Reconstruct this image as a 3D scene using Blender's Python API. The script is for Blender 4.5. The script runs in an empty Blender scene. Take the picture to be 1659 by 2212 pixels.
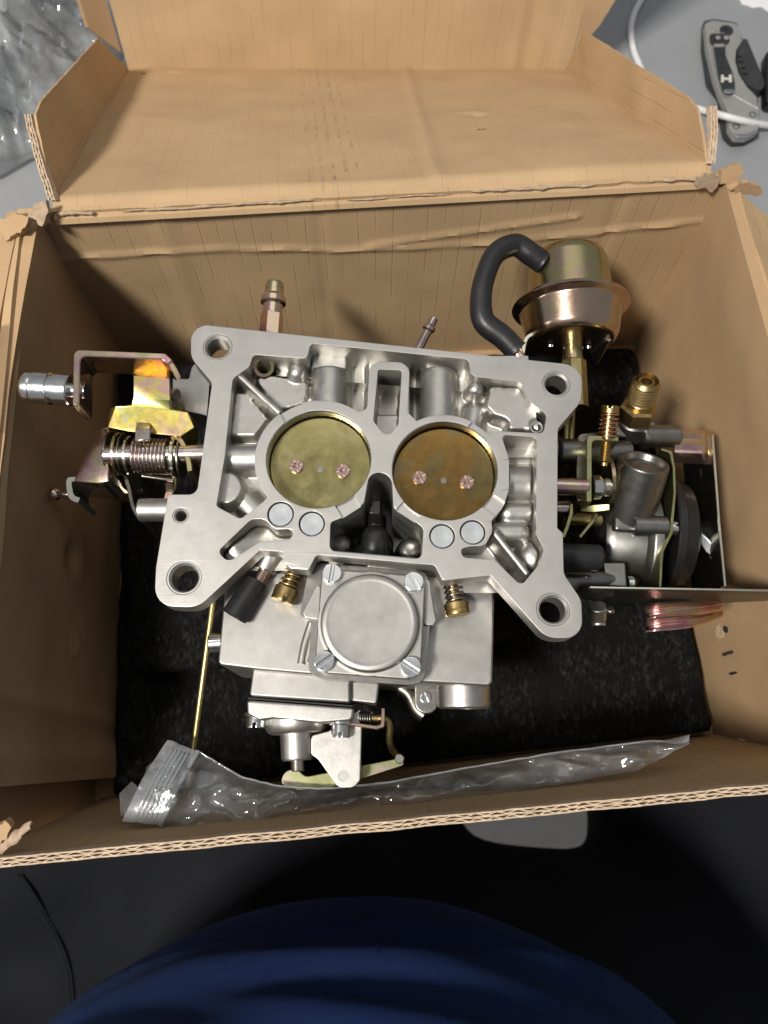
import bpy, bmesh, math, random
from mathutils import Vector, Matrix, noise
random.seed(7)
U = 0.001                     # every length below is written in millimetres
scene = bpy.context.scene
COL = scene.collection

# ------------------------------------------------------------------ camera
CAM_H, TILT, FPX, CX, CY = 411.0, math.radians(17.9), 1661.0, 829.5, 1106.0
cam_d = bpy.data.cameras.new('camera')
cam = bpy.data.objects.new('camera', cam_d); COL.objects.link(cam)
cam.location = (0, 0, CAM_H * U); cam.rotation_euler = (TILT, 0, 0)
cam_d.sensor_fit = 'VERTICAL'; cam_d.sensor_height = 36; cam_d.lens = FPX / 2212 * 36
cam_d.clip_start = 0.01; cam_d.clip_end = 50
cam_d.dof.use_dof = True; cam_d.dof.focus_distance = 0.295; cam_d.dof.aperture_fstop = 13
scene.camera = cam

# ------------------------------------------------------------------ room light
world = bpy.data.worlds.new('World'); scene.world = world; world.use_nodes = True
bg = world.node_tree.nodes['Background']
bg.inputs[0].default_value = (0.93, 0.95, 1.0, 1); bg.inputs[1].default_value = 0.235
def area(name, loc, target, sx, sy, power, color):
    l = bpy.data.lights.new(name, 'AREA'); l.shape = 'RECTANGLE'; l.size = sx * U; l.size_y = sy * U
    l.energy = power; l.color = color
    o = bpy.data.objects.new(name, l); COL.objects.link(o); o.location = Vector(loc) * U
    d = Vector(target) - Vector(loc)
    o.rotation_euler = d.to_track_quat('-Z', 'Y').to_euler()
    return o
area('ceiling_light', (-820, -560, 1850), (0, 110, 60), 380, 220, 51, (1.0, 0.955, 0.89))
area('ceiling_bounce_fill', (100, 1000, 2050), (0, 110, 60), 1800, 1300, 6.4, (1.0, 0.965, 0.91))  # added area lamp standing for bounce off the lit ceiling
area('window_light', (-1700, -520, 560), (0, 150, 100), 300, 300, 2.4, (1.0, 0.95, 0.88))
scene.view_settings.view_transform = 'Standard'; scene.view_settings.look = 'None'
scene.view_settings.gamma = 1; scene.view_settings.exposure = 0.0
try:
    scene.cycles.caustics_refractive = False; scene.cycles.caustics_reflective = False
    scene.cycles.transparent_max_bounces = 16
except Exception: pass

# ------------------------------------------------------------------ points
def P(px, py, z):
    """the point at height z (mm) seen at this place of a 1659 x 2212 picture"""
    a = (px - CX) / FPX; b = (py - CY) / FPX
    dy = math.sin(TILT) - b * math.cos(TILT); dn = math.cos(TILT) + b * math.sin(TILT)
    t = (CAM_H - z) / dn
    return Vector((a * t, dy * t, z))
def reg(x0, y0, x1, outw):
    k = (x1 - x0) / outw * 0.54861
    return lambda x, y: (x0 * 0.54861 + k * x, y0 * 0.54861 + k * y)
ZA = reg(500, 1200, 1500, 1659); ZB = reg(1350, 1200, 2350, 1580); ZC = reg(0, 1250, 900, 1659)
ZD = reg(1750, 850, 3024, 1659); ZE = reg(2100, 1450, 3024, 1659); Z6 = reg(600, 2100, 2100, 1659)
ZF = reg(2400, 0, 3024, 1659)
def PA(x, y, z): return P(*ZA(x, y), z)
def PB(x, y, z): return P(*ZB(x, y), z)
def PC(x, y, z): return P(*ZC(x, y), z)
def PD(x, y, z): return P(*ZD(x, y), z)
def PE(x, y, z): return P(*ZE(x, y), z)
def P6(x, y, z): return P(*Z6(x, y), z)
def PF(x, y, z): return P(*ZF(x, y), z)

# ------------------------------------------------------------------ objects
WO = {}
def obj(name, mesh, mat, parent=None, sharp=32, origin=None, uvs=None):
    """one mesh object from (verts, faces) in world millimetres"""
    vs, fs = mesh
    vs = [Vector(v) for v in vs]
    if origin is None:
        lo = Vector([min(v[i] for v in vs) for i in range(3)]); hi = Vector([max(v[i] for v in vs) for i in range(3)])
        origin = Vector(((lo.x + hi.x) / 2, (lo.y + hi.y) / 2, lo.z))
    me = bpy.data.meshes.new(name)
    me.from_pydata([tuple((v - origin) * U) for v in vs], [], fs)
    if uvs:
        lay = me.uv_layers.new(name='UVMap')
        for lp in me.loops: lay.data[lp.index].uv = uvs[lp.vertex_index]
    me.validate(); me.update()
    if sharp is not None:
        me.polygons.foreach_set('use_smooth', [True] * len(me.polygons))
        me.set_sharp_from_angle(angle=math.radians(sharp))
    if mat: me.materials.append(mat)
    o = bpy.data.objects.new(name, me); COL.objects.link(o)
    if sharp is not None and sharp < 46 and not uvs:
        wn = o.modifiers.new('weighted', 'WEIGHTED_NORMAL'); wn.keep_sharp = True; wn.weight = 90
    WO[o.name] = origin
    if parent:
        o.parent = parent; o.location = (origin - WO[parent.name]) * U
    else: o.location = origin * U
    return o
def empty(name, loc):
    o = bpy.data.objects.new(name, None); COL.objects.link(o); o.empty_display_size = 0.02
    o.location = Vector(loc) * U; WO[o.name] = Vector(loc); return o
def tag(o, label=None, cat=None, group=None, kind=None):
    if label: o['label'] = label
    if cat: o['category'] = cat
    if group: o['group'] = group
    if kind: o['kind'] = kind
    return o

# ------------------------------------------------------------------ shapes: (verts, faces)
def merge(*ms):
    V, F = [], []
    for v, f in ms:
        k = len(V); V += [Vector(a) for a in v]; F += [tuple(i + k for i in q) for q in f]
    return V, F
def xf(m, M): return [M @ Vector(v) for v in m[0]], m[1]
def from_bm(bm):
    bm.verts.ensure_lookup_table(); bm.verts.index_update()
    r = [v.co.copy() for v in bm.verts], [tuple(v.index for v in f.verts) for f in bm.faces]
    bm.free(); return r
def to_bm(m):
    bm = bmesh.new(); vs = [bm.verts.new(v) for v in m[0]]
    for f in m[1]:
        try: bm.faces.new([vs[i] for i in f])
        except ValueError: pass
    return bm
def bevel(m, w, seg=2, angle=30):
    bm = to_bm(m); bmesh.ops.recalc_face_normals(bm, faces=bm.faces)
    es = [e for e in bm.edges if len(e.link_faces) == 2 and e.calc_face_angle(0) > math.radians(angle)]
    bmesh.ops.bevel(bm, geom=es, offset=w, segments=seg, profile=0.5, affect='EDGES', clamp_overlap=True)
    return from_bm(bm)
def frame(o, x, y=None, z=None):
    """matrix with origin o, local x along x and z as near to z as can be"""
    x = Vector(x).normalized(); z = Vector(z or (0, 0, 1))
    y = z.cross(x).normalized(); z = x.cross(y).normalized()
    M = Matrix((x, y, z)).transposed().to_4x4(); M.translation = Vector(o); return M
def box(sx, sy, sz, M=None, bv=0.0, seg=2):
    v = [Vector((x * sx / 2, y * sy / 2, z * sz / 2)) for x in (-1, 1) for y in (-1, 1) for z in (-1, 1)]
    f = [(0, 1, 3, 2), (4, 6, 7, 5), (0, 4, 5, 1), (2, 3, 7, 6), (0, 2, 6, 4), (1, 5, 7, 3)]
    m = (v, f)
    if bv: m = bevel(m, bv, seg)
    return xf(m, M) if M else m
def boxat(c, s, bv=0.0, rz=0.0):
    return box(*s, Matrix.Translation(Vector(c)) @ Matrix.Rotation(rz, 4, 'Z'), bv)
def basis(axis):
    a = Vector(axis).normalized(); h = Vector((0, 0, 1)) if abs(a.z) < 0.9 else Vector((1, 0, 0))
    u = h.cross(a).normalized(); return a, u, a.cross(u)
def lathe(p, axis, prof, seg=36, rot=0.0):
    """prof: list of (t along axis, radius); ends are capped"""
    a, u, w = basis(axis); p = Vector(p); V, F = [], []
    for t, r in prof:
        r = max(r, 0.001)
        for k in range(seg):
            q = rot + 2 * math.pi * k / seg
            V.append(p + a * t + (u * math.cos(q) + w * math.sin(q)) * r)
    for i in range(len(prof) - 1):
        for k in range(seg):
            k2 = (k + 1) % seg
            F.append((i * seg + k, i * seg + k2, (i + 1) * seg + k2, (i + 1) * seg + k))
    F.append(tuple(reversed(range(seg)))); n = (len(prof) - 1) * seg
    F.append(tuple(range(n, n + seg))); return V, F
def cyl(p0, p1, r, r1=None, bv=0.4, seg=32):
    p0, p1 = Vector(p0), Vector(p1); L = (p1 - p0).length; r1 = r if r1 is None else r1
    b = min(bv, L * .3, r * .5, max(r1, .01) * .5)
    return lathe(p0, p1 - p0, [(0, r - b), (b, r), (L - b, r1), (L, r1 - b)], seg)
def pipe(p0, p1, ro, ri, ch=0.0, seg=36):
    """an open ended tube with a wall"""
    p0, p1 = Vector(p0), Vector(p1); L = (p1 - p0).length; a, u, w = basis(p1 - p0); V, F = [], []
    prof = [(0, ri), (0, ro), (L - ch * .5, ro), (L, ro - ch * .5), (L, ri + ch), (L - ch, ri)]
    for t, r in prof:
        for k in range(seg):
            q = 2 * math.pi * k / seg; V.append(p0 + a * t + (u * math.cos(q) + w * math.sin(q)) * r)
    n = len(prof)
    for i in range(n):
        for k in range(seg):
            k2 = (k + 1) % seg; j = (i + 1) % n
            F.append((i * seg + k, i * seg + k2, j * seg + k2, j * seg + k))
    return V, F
def smooth_path(pts, n=8):
    pts = [Vector(p) for p in pts]; out = []
    for i in range(len(pts) - 1):
        p0 = pts[max(i - 1, 0)]; p1 = pts[i]; p2 = pts[i + 1]; p3 = pts[min(i + 2, len(pts) - 1)]
        for k in range(n):
            t = k / n
            out.append(0.5 * ((2 * p1) + (p2 - p0) * t + (2 * p0 - 5 * p1 + 4 * p2 - p3) * t * t + (3 * p1 - p0 - 3 * p2 + p3) * t ** 3))
    out.append(pts[-1]); return out
def tube(path, r, seg=12, rf=None):
    path = [Vector(p) for p in path]; V, F = [], []; n = len(path)
    tg = [(path[min(i + 1, n - 1)] - path[max(i - 1, 0)]).normalized() for i in range(n)]
    _, u, _ = basis(tg[0])
    for i in range(n):
        u = (u - tg[i] * u.dot(tg[i])).normalized(); w = tg[i].cross(u); rr = rf(i / (n - 1)) if rf else r
        for k in range(seg):
            q = 2 * math.pi * k / seg; V.append(path[i] + (u * math.cos(q) + w * math.sin(q)) * rr)
    for i in range(n - 1):
        for k in range(seg):
            k2 = (k + 1) % seg; F.append((i * seg + k, i * seg + k2, (i + 1) * seg + k2, (i + 1) * seg + k))
    F.append(tuple(reversed(range(seg)))); F.append(tuple(range((n - 1) * seg, n * seg))); return V, F
def helix(p0, p1, R, r, turns, seg=8, per=18):
    p0, p1 = Vector(p0), Vector(p1); a, u, w = basis(p1 - p0); L = (p1 - p0).length; n = int(turns * per)
    return tube([p0 + a * (L * i / n) + (u * math.cos(2 * math.pi * i / per) + w * math.sin(2 * math.pi * i / per)) * R for i in range(n + 1)], r, seg)
def fillet(pts, n=6):
    """2D polygon points (x, y[, radius]) with rounded corners"""
    out = []; m = len(pts)
    for i in range(m):
        p = Vector(pts[i][:2]); r = pts[i][2] if len(pts[i]) > 2 else 0
        a = Vector(pts[i - 1][:2]) - p; b = Vector(pts[(i + 1) % m][:2]) - p
        if r <= 0 or a.length < 1e-6 or b.length < 1e-6: out.append(p); continue
        la, lb = a.length, b.length; a.normalize(); b.normalize()
        ang = a.angle(b)
        if ang > math.radians(176): out.append(p); continue
        d = min(r / math.tan(ang / 2), la * .49, lb * .49); rr = d * math.tan(ang / 2)
        c = p + (a + b).normalized() * (rr / math.sin(ang / 2))
        s = p + a * d - c; e = p + b * d - c
        a0 = math.atan2(s.y, s.x); da = math.atan2(e.y, e.x) - a0
        da = (da + math.pi) % (2 * math.pi) - math.pi
        for k in range(n + 1):
            q = a0 + da * k / n; out.append(c + Vector((math.cos(q), math.sin(q))) * rr)
    return out
def prism(poly, z0, z1, M=None, bv=0.0, seg=2):
    n = len(poly)
    V = [Vector((p[0], p[1], z0)) for p in poly] + [Vector((p[0], p[1], z1)) for p in poly]
    F = [tuple(reversed(range(n))), tuple(range(n, 2 * n))] + [(i, (i + 1) % n, n + (i + 1) % n, n + i) for i in range(n)]
    m = (V, F)
    if bv: m = bevel(m, bv, seg, 50)
    return xf(m, M) if M else m
def bent(prof, t, h, M=None, r=1.5, bv=0.25):
    """sheet metal: an open 2D polyline with thickness t, extruded from z = h[0] to h[1]"""
    n = len(prof); pts = [Vector(p[:2]) for p in prof]; L, R = [], []
    for i in range(n):
        d0 = (pts[i] - pts[i - 1]).normalized() if i else None
        d1 = (pts[i + 1] - pts[i]).normalized() if i < n - 1 else None
        d = ((d0 or d1) + (d1 or d0)).normalized(); nn = Vector((-d.y, d.x))
        k = 1 / max(0.35, nn.dot(Vector((-(d1 or d0).y, (d1 or d0).x))))
        L.append(pts[i] + nn * t / 2 * k); R.append(pts[i] - nn * t / 2 * k)
    poly = []
    for i, p in enumerate(L): poly.append((p.x, p.y, 0 if i in (0, n - 1) else r))
    for i, p in reversed(list(enumerate(R))): poly.append((p.x, p.y, 0 if i in (0, n - 1) else r))
    return prism(fillet(poly, 4), h[0], h[1], M, bv, 1)
def sheet(verts, faces, t, bv=0.2, sub=0):
    bm = to_bm(([Vector(v) for v in verts], faces))
    bmesh.ops.remove_doubles(bm, verts=bm.verts, dist=0.001)
    bmesh.ops.recalc_face_normals(bm, faces=bm.faces)
    bmesh.ops.solidify(bm, geom=bm.faces[:], thickness=t)
    m = from_bm(bm)
    return bevel(m, bv, 2, 55) if bv else m
def plate(outer, holes, z0, z1, bv=0.3, cuts=()):
    """flat plate with holes (2D polygons in mm); cuts are solids taken away"""
    cu = bpy.data.curves.new('t', 'CURVE'); cu.dimensions = '2D'; cu.fill_mode = 'BOTH'
    cu.extrude = (z1 - z0) / 2 - bv; cu.bevel_depth = bv; cu.bevel_resolution = 1; cu.offset = -bv
    for poly in [outer] + list(holes):
        s = cu.splines.new('POLY'); s.points.add(len(poly) - 1); s.use_cyclic_u = True
        for q, p in zip(s.points, poly): q.co = (p[0], p[1], 0, 1)
    o = bpy.data.objects.new('t', cu); COL.objects.link(o)
    dg = bpy.context.evaluated_depsgraph_get(); me = bpy.data.meshes.new_from_object(o.evaluated_get(dg))
    bpy.data.objects.remove(o)
    if cuts:
        bm = bmesh.new(); bm.from_mesh(me); bmesh.ops.remove_doubles(bm, verts=bm.verts, dist=0.0005)
        bmesh.ops.recalc_face_normals(bm, faces=bm.faces); bm.to_mesh(me); bm.free()
        bo = bpy.data.objects.new('t', me); COL.objects.link(bo); tmp = []
        for c in cuts:
            cm = bpy.data.meshes.new('c'); bm = to_bm(xf(c, Matrix.Translation((0, 0, -(z0 + z1) / 2))))
            bmesh.ops.recalc_face_normals(bm, faces=bm.faces); bm.to_mesh(cm); bm.free()
            co = bpy.data.objects.new('c', cm); COL.objects.link(co); tmp.append(co)
            md = bo.modifiers.new('b', 'BOOLEAN'); md.object = co; md.operation = 'DIFFERENCE'; md.solver = 'EXACT'
        dg = bpy.context.evaluated_depsgraph_get(); me2 = bpy.data.meshes.new_from_object(bo.evaluated_get(dg))
        for c in tmp + [bo]: bpy.data.objects.remove(c)
        me = me2
    zc = (z0 + z1) / 2
    r = [v.co + Vector((0, 0, zc)) for v in me.vertices], [tuple(p.vertices) for p in me.polygons]
    bpy.data.meshes.remove(me); return r
def disc_poly(c, r, n=40): return [Vector((c[0] + r * math.cos(2 * math.pi * k / n), c[1] + r * math.sin(2 * math.pi * k / n))) for k in range(n)]
def poly_at(pts, z, f=P):
    """picture points (x, y[, r]) -> plane polygon at height z"""
    out = []
    for p in pts:
        q = f(p[0], p[1], z); out.append((q.x, q.y, p[2] if len(p) > 2 else 0))
    return fillet(out)
def remesh(m, voxel, smooth=3):
    me = bpy.data.meshes.new('t'); me.from_pydata([tuple(v) for v in m[0]], [], m[1]); me.update()
    o = bpy.data.objects.new('t', me); COL.objects.link(o)
    md = o.modifiers.new('r', 'REMESH'); md.mode = 'VOXEL'; md.voxel_size = voxel
    sm = o.modifiers.new('s', 'SMOOTH'); sm.iterations = smooth; sm.factor = 0.6
    dg = bpy.context.evaluated_depsgraph_get(); me2 = bpy.data.meshes.new_from_object(o.evaluated_get(dg))
    bpy.data.objects.remove(o)
    r = [v.co.copy() for v in me2.vertices], [tuple(p.vertices) for p in me2.polygons]
    bpy.data.meshes.remove(me2); return r
def nz(x, y, z=0.0): return noise.noise(Vector((x, y, z)))
def slot_head(p, axis, r, h, ang=0.0, sw=None):
    """round screw head with a cut slot: base disc plus two half discs"""
    sw = sw or r * .3; a, u, w = basis(axis); p = Vector(p)
    M = Matrix((u, w, a)).transposed().to_4x4(); M.translation = p; M = M @ Matrix.Rotation(ang, 4, 'Z')
    ms = [xf(lathe((0, 0, 0), (0, 0, 1), [(0, r * .95), (.1, r), (h * .55, r)], 28), M)]
    for s in (-1, 1):
        q0 = math.asin(sw / 2 / r); pts = [(r * .985 * math.cos(q0 + (math.pi - 2 * q0) * k / 14), s * r * .985 * math.sin(q0 + (math.pi - 2 * q0) * k / 14)) for k in range(15)]
        if s < 0: pts.reverse()
        ms.append(prism(pts, h * .5, h, M, r * .12, 2))
    return merge(*ms)
def cross_head(p, axis, r, h, ang=0.0):
    """low domed screw head with a cross recess: a rim ring over a sunk cross"""
    a, u, w = basis(axis); p = Vector(p)
    M = Matrix((u, w, a)).transposed().to_4x4(); M.translation = p; M = M @ Matrix.Rotation(ang, 4, 'Z')
    ms = [xf(lathe((0, 0, 0), (0, 0, 1), [(0, r), (h * .06, r * .98)], 28), M)]
    b = r * .13; c = r * .52
    for k in range(4):
        pts = [(b, b)] + [(c, b), (r * .93 * math.cos(.14), r * .93 * math.sin(.14))]
        pts += [(r * .95 * math.cos(q), r * .95 * math.sin(q)) for q in [i * math.pi / 2 / 8 for i in range(1, 8)]]
        pts += [(r * .93 * math.sin(.14), r * .93 * math.cos(.14)), (b, c)]
        ms.append(prism(pts, h * .05, h, M @ Matrix.Rotation(k * math.pi / 2, 4, 'Z'), r * .1, 1))
    ms.append(xf(pipe((0, 0, h * .1), (0, 0, h * .8), r * .97, c * 1.02), M))
    return merge(*ms)

# ------------------------------------------------------------------ materials
class N:
    def __init__(s, name):
        s.m = bpy.data.materials.new(name); s.m.use_nodes = True; s.t = s.m.node_tree
        s.b = s.t.nodes['Principled BSDF']; s.tc = s.t.nodes.new('ShaderNodeTexCoord')
    def n(s, kind, **kw):
        x = s.t.nodes.new('ShaderNode' + kind)
        for k, v in kw.items():
            if k.startswith('_'): setattr(x, k[1:], v)
            else: x.inputs[k.replace('__', ' ')].default_value = v
        return x
    def l(s, a, b): s.t.links.new(a, b)
    def set(s, **kw):
        for k, v in kw.items(): s.b.inputs[k.replace('__', ' ')].default_value = v
    def noise(s, scale, detail=4, rough=.55, coord='Object', stretch=None, dist=0.0):
        x = s.n('TexNoise', Scale=scale, Detail=detail, Roughness=rough, Distortion=dist)
        src = s.tc.outputs[coord]
        if stretch:
            mp = s.n('Mapping'); mp.inputs['Scale'].default_value = stretch; s.l(src, mp.inputs['Vector']); src = mp.outputs[0]
        s.l(src, x.inputs['Vector']); return x.outputs[0]
    def ramp(s, fac, stops, interp='LINEAR'):
        r = s.n('ValToRGB'); r.color_ramp.interpolation = interp; e = r.color_ramp.elements
        while len(e) < len(stops): e.new(0.5)
        for q, (p, c) in zip(e, stops): q.position = p; q.color = (*c, 1) if len(c) == 3 else c
        s.l(fac, r.inputs[0]); return r.outputs[0]
    def math(s, op, a, b=None):
        x = s.n('Math', _operation=op)
        for i, v in enumerate((a, b)):
            if v is None: continue
            if isinstance(v, (int, float)): x.inputs[i].default_value = v
            else: s.l(v, x.inputs[i])
        return x.outputs[0]
    def mix(s, fac, a, b, mode='MIX'):
        x = s.n('Mix', _data_type='RGBA', _blend_type=mode)
        if isinstance(fac, (int, float)): x.inputs[0].default_value = fac
        else: s.l(fac, x.inputs[0])
        for i, v in ((6, a), (7, b)):
            if isinstance(v, tuple): x.inputs[i].default_value = (*v, 1)
            else: s.l(v, x.inputs[i])
        return x.outputs[2]
    def bump(s, h, strength, dist=0.0005, prev=None):
        x = s.n('Bump', Strength=strength, Distance=dist); s.l(h, x.inputs['Height'])
        if prev: s.l(prev, x.inputs['Normal'])
        return x.outputs[0]
    def out(s, color=None, rough=None, normal=None):
        if color is not None: s.l(color, s.b.inputs['Base Color'])
        if rough is not None: s.l(rough, s.b.inputs['Roughness'])
        if normal is not None: s.l(normal, s.b.inputs['Normal'])
        return s.m
def rng(n, f, lo, hi):
    x = n.n('MapRange'); x.inputs[3].default_value = lo; x.inputs[4].default_value = hi; n.l(f, x.inputs[0]); return x.outputs[0]

def metal(name, c0, c1, r0, r1, scale=180, bump_s=.15, bump_scale=1500, stretch=None):
    n = N(name); n.set(Metallic=1.0)
    f = n.noise(scale, 5, .6)
    c = n.ramp(f, [(.3, c0), (.7, c1)])
    r = rng(n, n.noise(scale * 1.7, 4, .6), r0, r1)
    nb = n.bump(n.noise(bump_scale, 3, .6, stretch=stretch), bump_s, .0003)
    return n.out(c, r, nb)
MAT = {}
def machined():
    n = N('machined_aluminium'); n.set(Metallic=1.0)
    f = n.noise(60, 5, .6); c = n.ramp(f, [(.28, (.49, .475, .445)), (.72, (.59, .575, .545))])
    w = n.n('TexWave', _wave_type='RINGS', Scale=260, Distortion=1.5, Detail=2); w.inputs['Detail Scale'].default_value = 3
    mp = n.n('Mapping'); mp.inputs['Location'].default_value = (.35, .22, 0); n.l(n.tc.outputs['Object'], mp.inputs[0]); n.l(mp.outputs[0], w.inputs[0])
    g = n.noise(900, 3, .6, stretch=(1, .12, 1))
    nb = n.bump(w.outputs[1], .018, .0002); nb = n.bump(g, .05, .0002, nb)
    return n.out(c, rng(n, n.noise(300, 5, .7), .36, .58), nb)
MAT['machined'] = machined()
MAT['cast'] = metal('cast_aluminium', (.46, .445, .415), (.57, .555, .52), .32, .52, 120, .08, 900)
MAT['cast_fine'] = metal('bead_blasted_aluminium', (.37, .36, .34), (.455, .445, .42), .40, .54, 150, .05, 1800)
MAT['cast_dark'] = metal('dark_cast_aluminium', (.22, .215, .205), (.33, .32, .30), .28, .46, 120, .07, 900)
MAT['steel'] = metal('bright_zinc_steel', (.66, .68, .69), (.80, .81, .80), .14, .30, 200, .06, 900)
MAT['plug'] = metal('zinc_plug', (.55, .58, .60), (.68, .70, .70), .30, .44, 250, .08, 900)
MAT['brass'] = metal('brass', (.38, .27, .11), (.52, .39, .18), .28, .45, 260, .12, 1200)
MAT['brass_rod'] = metal('brass_rod', (.33, .27, .12), (.43, .36, .17), .32, .46, 260, .06, 1200)
MAT['copper'] = metal('copper_wire', (.58, .30, .17), (.72, .44, .26), .18, .30, 260, .05, 1200)
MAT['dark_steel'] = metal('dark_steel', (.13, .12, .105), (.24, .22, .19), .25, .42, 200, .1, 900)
def zinc(name, stops, scale, r0, r1):
    n = N(name); n.set(Metallic=1.0)
    f = n.noise(scale, 2.5, .5, dist=.6)
    c = n.ramp(f, stops)
    nb = n.bump(n.noise(1400, 3, .6), .035, .0002)
    return n.out(c, rng(n, n.noise(500, 4, .6), r0, r1), nb)
MAT['zinc'] = zinc('yellow_zinc', [(.30, (.50, .33, .29)), (.42, (.52, .41, .26)), (.52, (.50, .44, .22)), (.62, (.42, .44, .25)), (.72, (.50, .39, .34))], 75, .20, .34)
MAT['zinc_copper'] = zinc('copper_zinc', [(.30, (.50, .33, .27)), (.45, (.58, .41, .32)), (.56, (.52, .44, .29)), (.68, (.54, .38, .33))], 60, .16, .28)
MAT['zinc_yellow'] = zinc('bright_yellow_zinc', [(.34, (.62, .40, .36)), (.44, (.66, .50, .26)), (.54, (.74, .60, .14)), (.62, (.58, .60, .22)), (.70, (.64, .45, .40))], 95, .22, .36)
MAT['zinc_pink'] = zinc('pink_zinc', [(.30, (.58, .34, .36)), (.45, (.74, .52, .48)), (.55, (.72, .60, .40)), (.68, (.50, .46, .28))], 80, .16, .30)
MAT['zinc_green'] = zinc('green_zinc', [(.32, (.24, .24, .12)), (.48, (.32, .31, .16)), (.58, (.27, .30, .16)), (.68, (.36, .29, .23))], 130, .32, .46)
MAT['zinc_silver'] = zinc('silver_zinc', [(.30, (.60, .57, .50)), (.45, (.70, .68, .60)), (.6, (.66, .68, .52)), (.72, (.68, .58, .56))], 110, .16, .28)
MAT['wire'] = zinc('spring_wire', [(.3, (.45, .36, .32)), (.5, (.62, .55, .50)), (.7, (.60, .44, .42))], 140, .16, .28)
def brass_plate(name, stops, s1):
    n = N(name); n.set(Metallic=1.0)
    f = n.noise(s1, 4, .6, dist=.8); c = n.ramp(f, stops)
    sp = n.ramp(n.noise(1500, 2, .5), [(.64, (0, 0, 0)), (.70, (1, 1, 1))])
    c = n.mix(n.math('MULTIPLY', sp, .25), c, (.75, .66, .32))
    nb = n.bump(n.noise(1100, 4, .7), .03, .0002)
    return n.out(c, rng(n, n.noise(220, 4, .6), .13, .30), nb)
MAT['bp1'] = brass_plate('brass_plate_yellow', [(.32, (.40, .33, .145)), (.48, (.50, .43, .18)), (.60, (.57, .50, .23)), (.72, (.43, .36, .16))], 60)
MAT['bp2'] = brass_plate('brass_plate_amber', [(.30, (.29, .22, .10)), (.44, (.32, .23, .09)), (.47, (.36, .21, .065)), (.56, (.39, .235, .075)), (.60, (.32, .245, .11)), (.72, (.28, .22, .11))], 42)
def bore():
    n = N('bore_wall'); n.set(Metallic=1.0)
    return n.out(n.ramp(n.noise(90, 3), [(.3, (.52, .50, .46)), (.7, (.64, .62, .57))]), rng(n, n.noise(400, 3), .18, .3))
MAT['bore'] = bore()
def plain(name, col, rough, var=.25, scale=150, bs=.1, bscale=900, **kw):
    n = N(name); n.set(**kw)
    f = n.noise(scale, 4, .6)
    lo = tuple(c * (1 - var) for c in col); hi = tuple(min(1, c * (1 + var)) for c in col)
    return n.out(n.ramp(f, [(.3, lo), (.7, hi)]), rng(n, n.noise(scale * 2, 3), rough * .85, min(1, rough * 1.15)), n.bump(n.noise(bscale, 3), bs, .0003))
MAT['knife_steel'] = plain('knife_steel', (.36, .355, .34), .42, .06, 150, .05, 1500, Metallic=.35)
MAT['rubber'] = plain('black_rubber', (.016, .016, .017), .42)
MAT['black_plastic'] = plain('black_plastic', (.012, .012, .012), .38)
MAT['gasket'] = plain('dark_gasket', (.03, .03, .03), .7)
MAT['table'] = plain('grey_table', (.285, .295, .31), .45, .04, 30, .04, 2500)
MAT['floor'] = plain('grey_floor', (.78, .75, .71), .6, .06, 20)
MAT['cable'] = plain('white_cable', (.75, .75, .75), .35, .05)
MAT['paper'] = plain('white_paper', (.82, .82, .84), .7, .03)
MAT['knife_shine'] = metal('polished_steel', (.70, .70, .70), (.80, .80, .80), .12, .2, 150, .05, 1500)
MAT['knife_black'] = plain('black_grip', (.035, .035, .037), .5, .3)
MAT['knife_clip'] = metal('dark_clip', (.10, .10, .10), (.15, .15, .15), .35, .45)
MAT['letter'] = plain('pale_lettering', (.6, .58, .54), .5, .05)
def foam():
    n = N('black_foam')
    a = n.noise(330, 5, .8, stretch=(1.7, .75, 1)); b = n.noise(60, 3, .55)
    c = n.ramp(a, [(.40, (.004, .004, .004)), (.52, (.013, .013, .0125)), (.60, (.034, .033, .031)), (.68, (.075, .073, .068))])
    c = n.mix(n.ramp(b, [(.42, (0, 0, 0)), (.6, (.85, .85, .85))]), c, (.007, .007, .007))
    n.set(Roughness=.95); n.b.inputs['Specular IOR Level'].default_value = .15
    return n.out(c, None, n.bump(a, 1.0, .002))
MAT['foam'] = foam()
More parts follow.
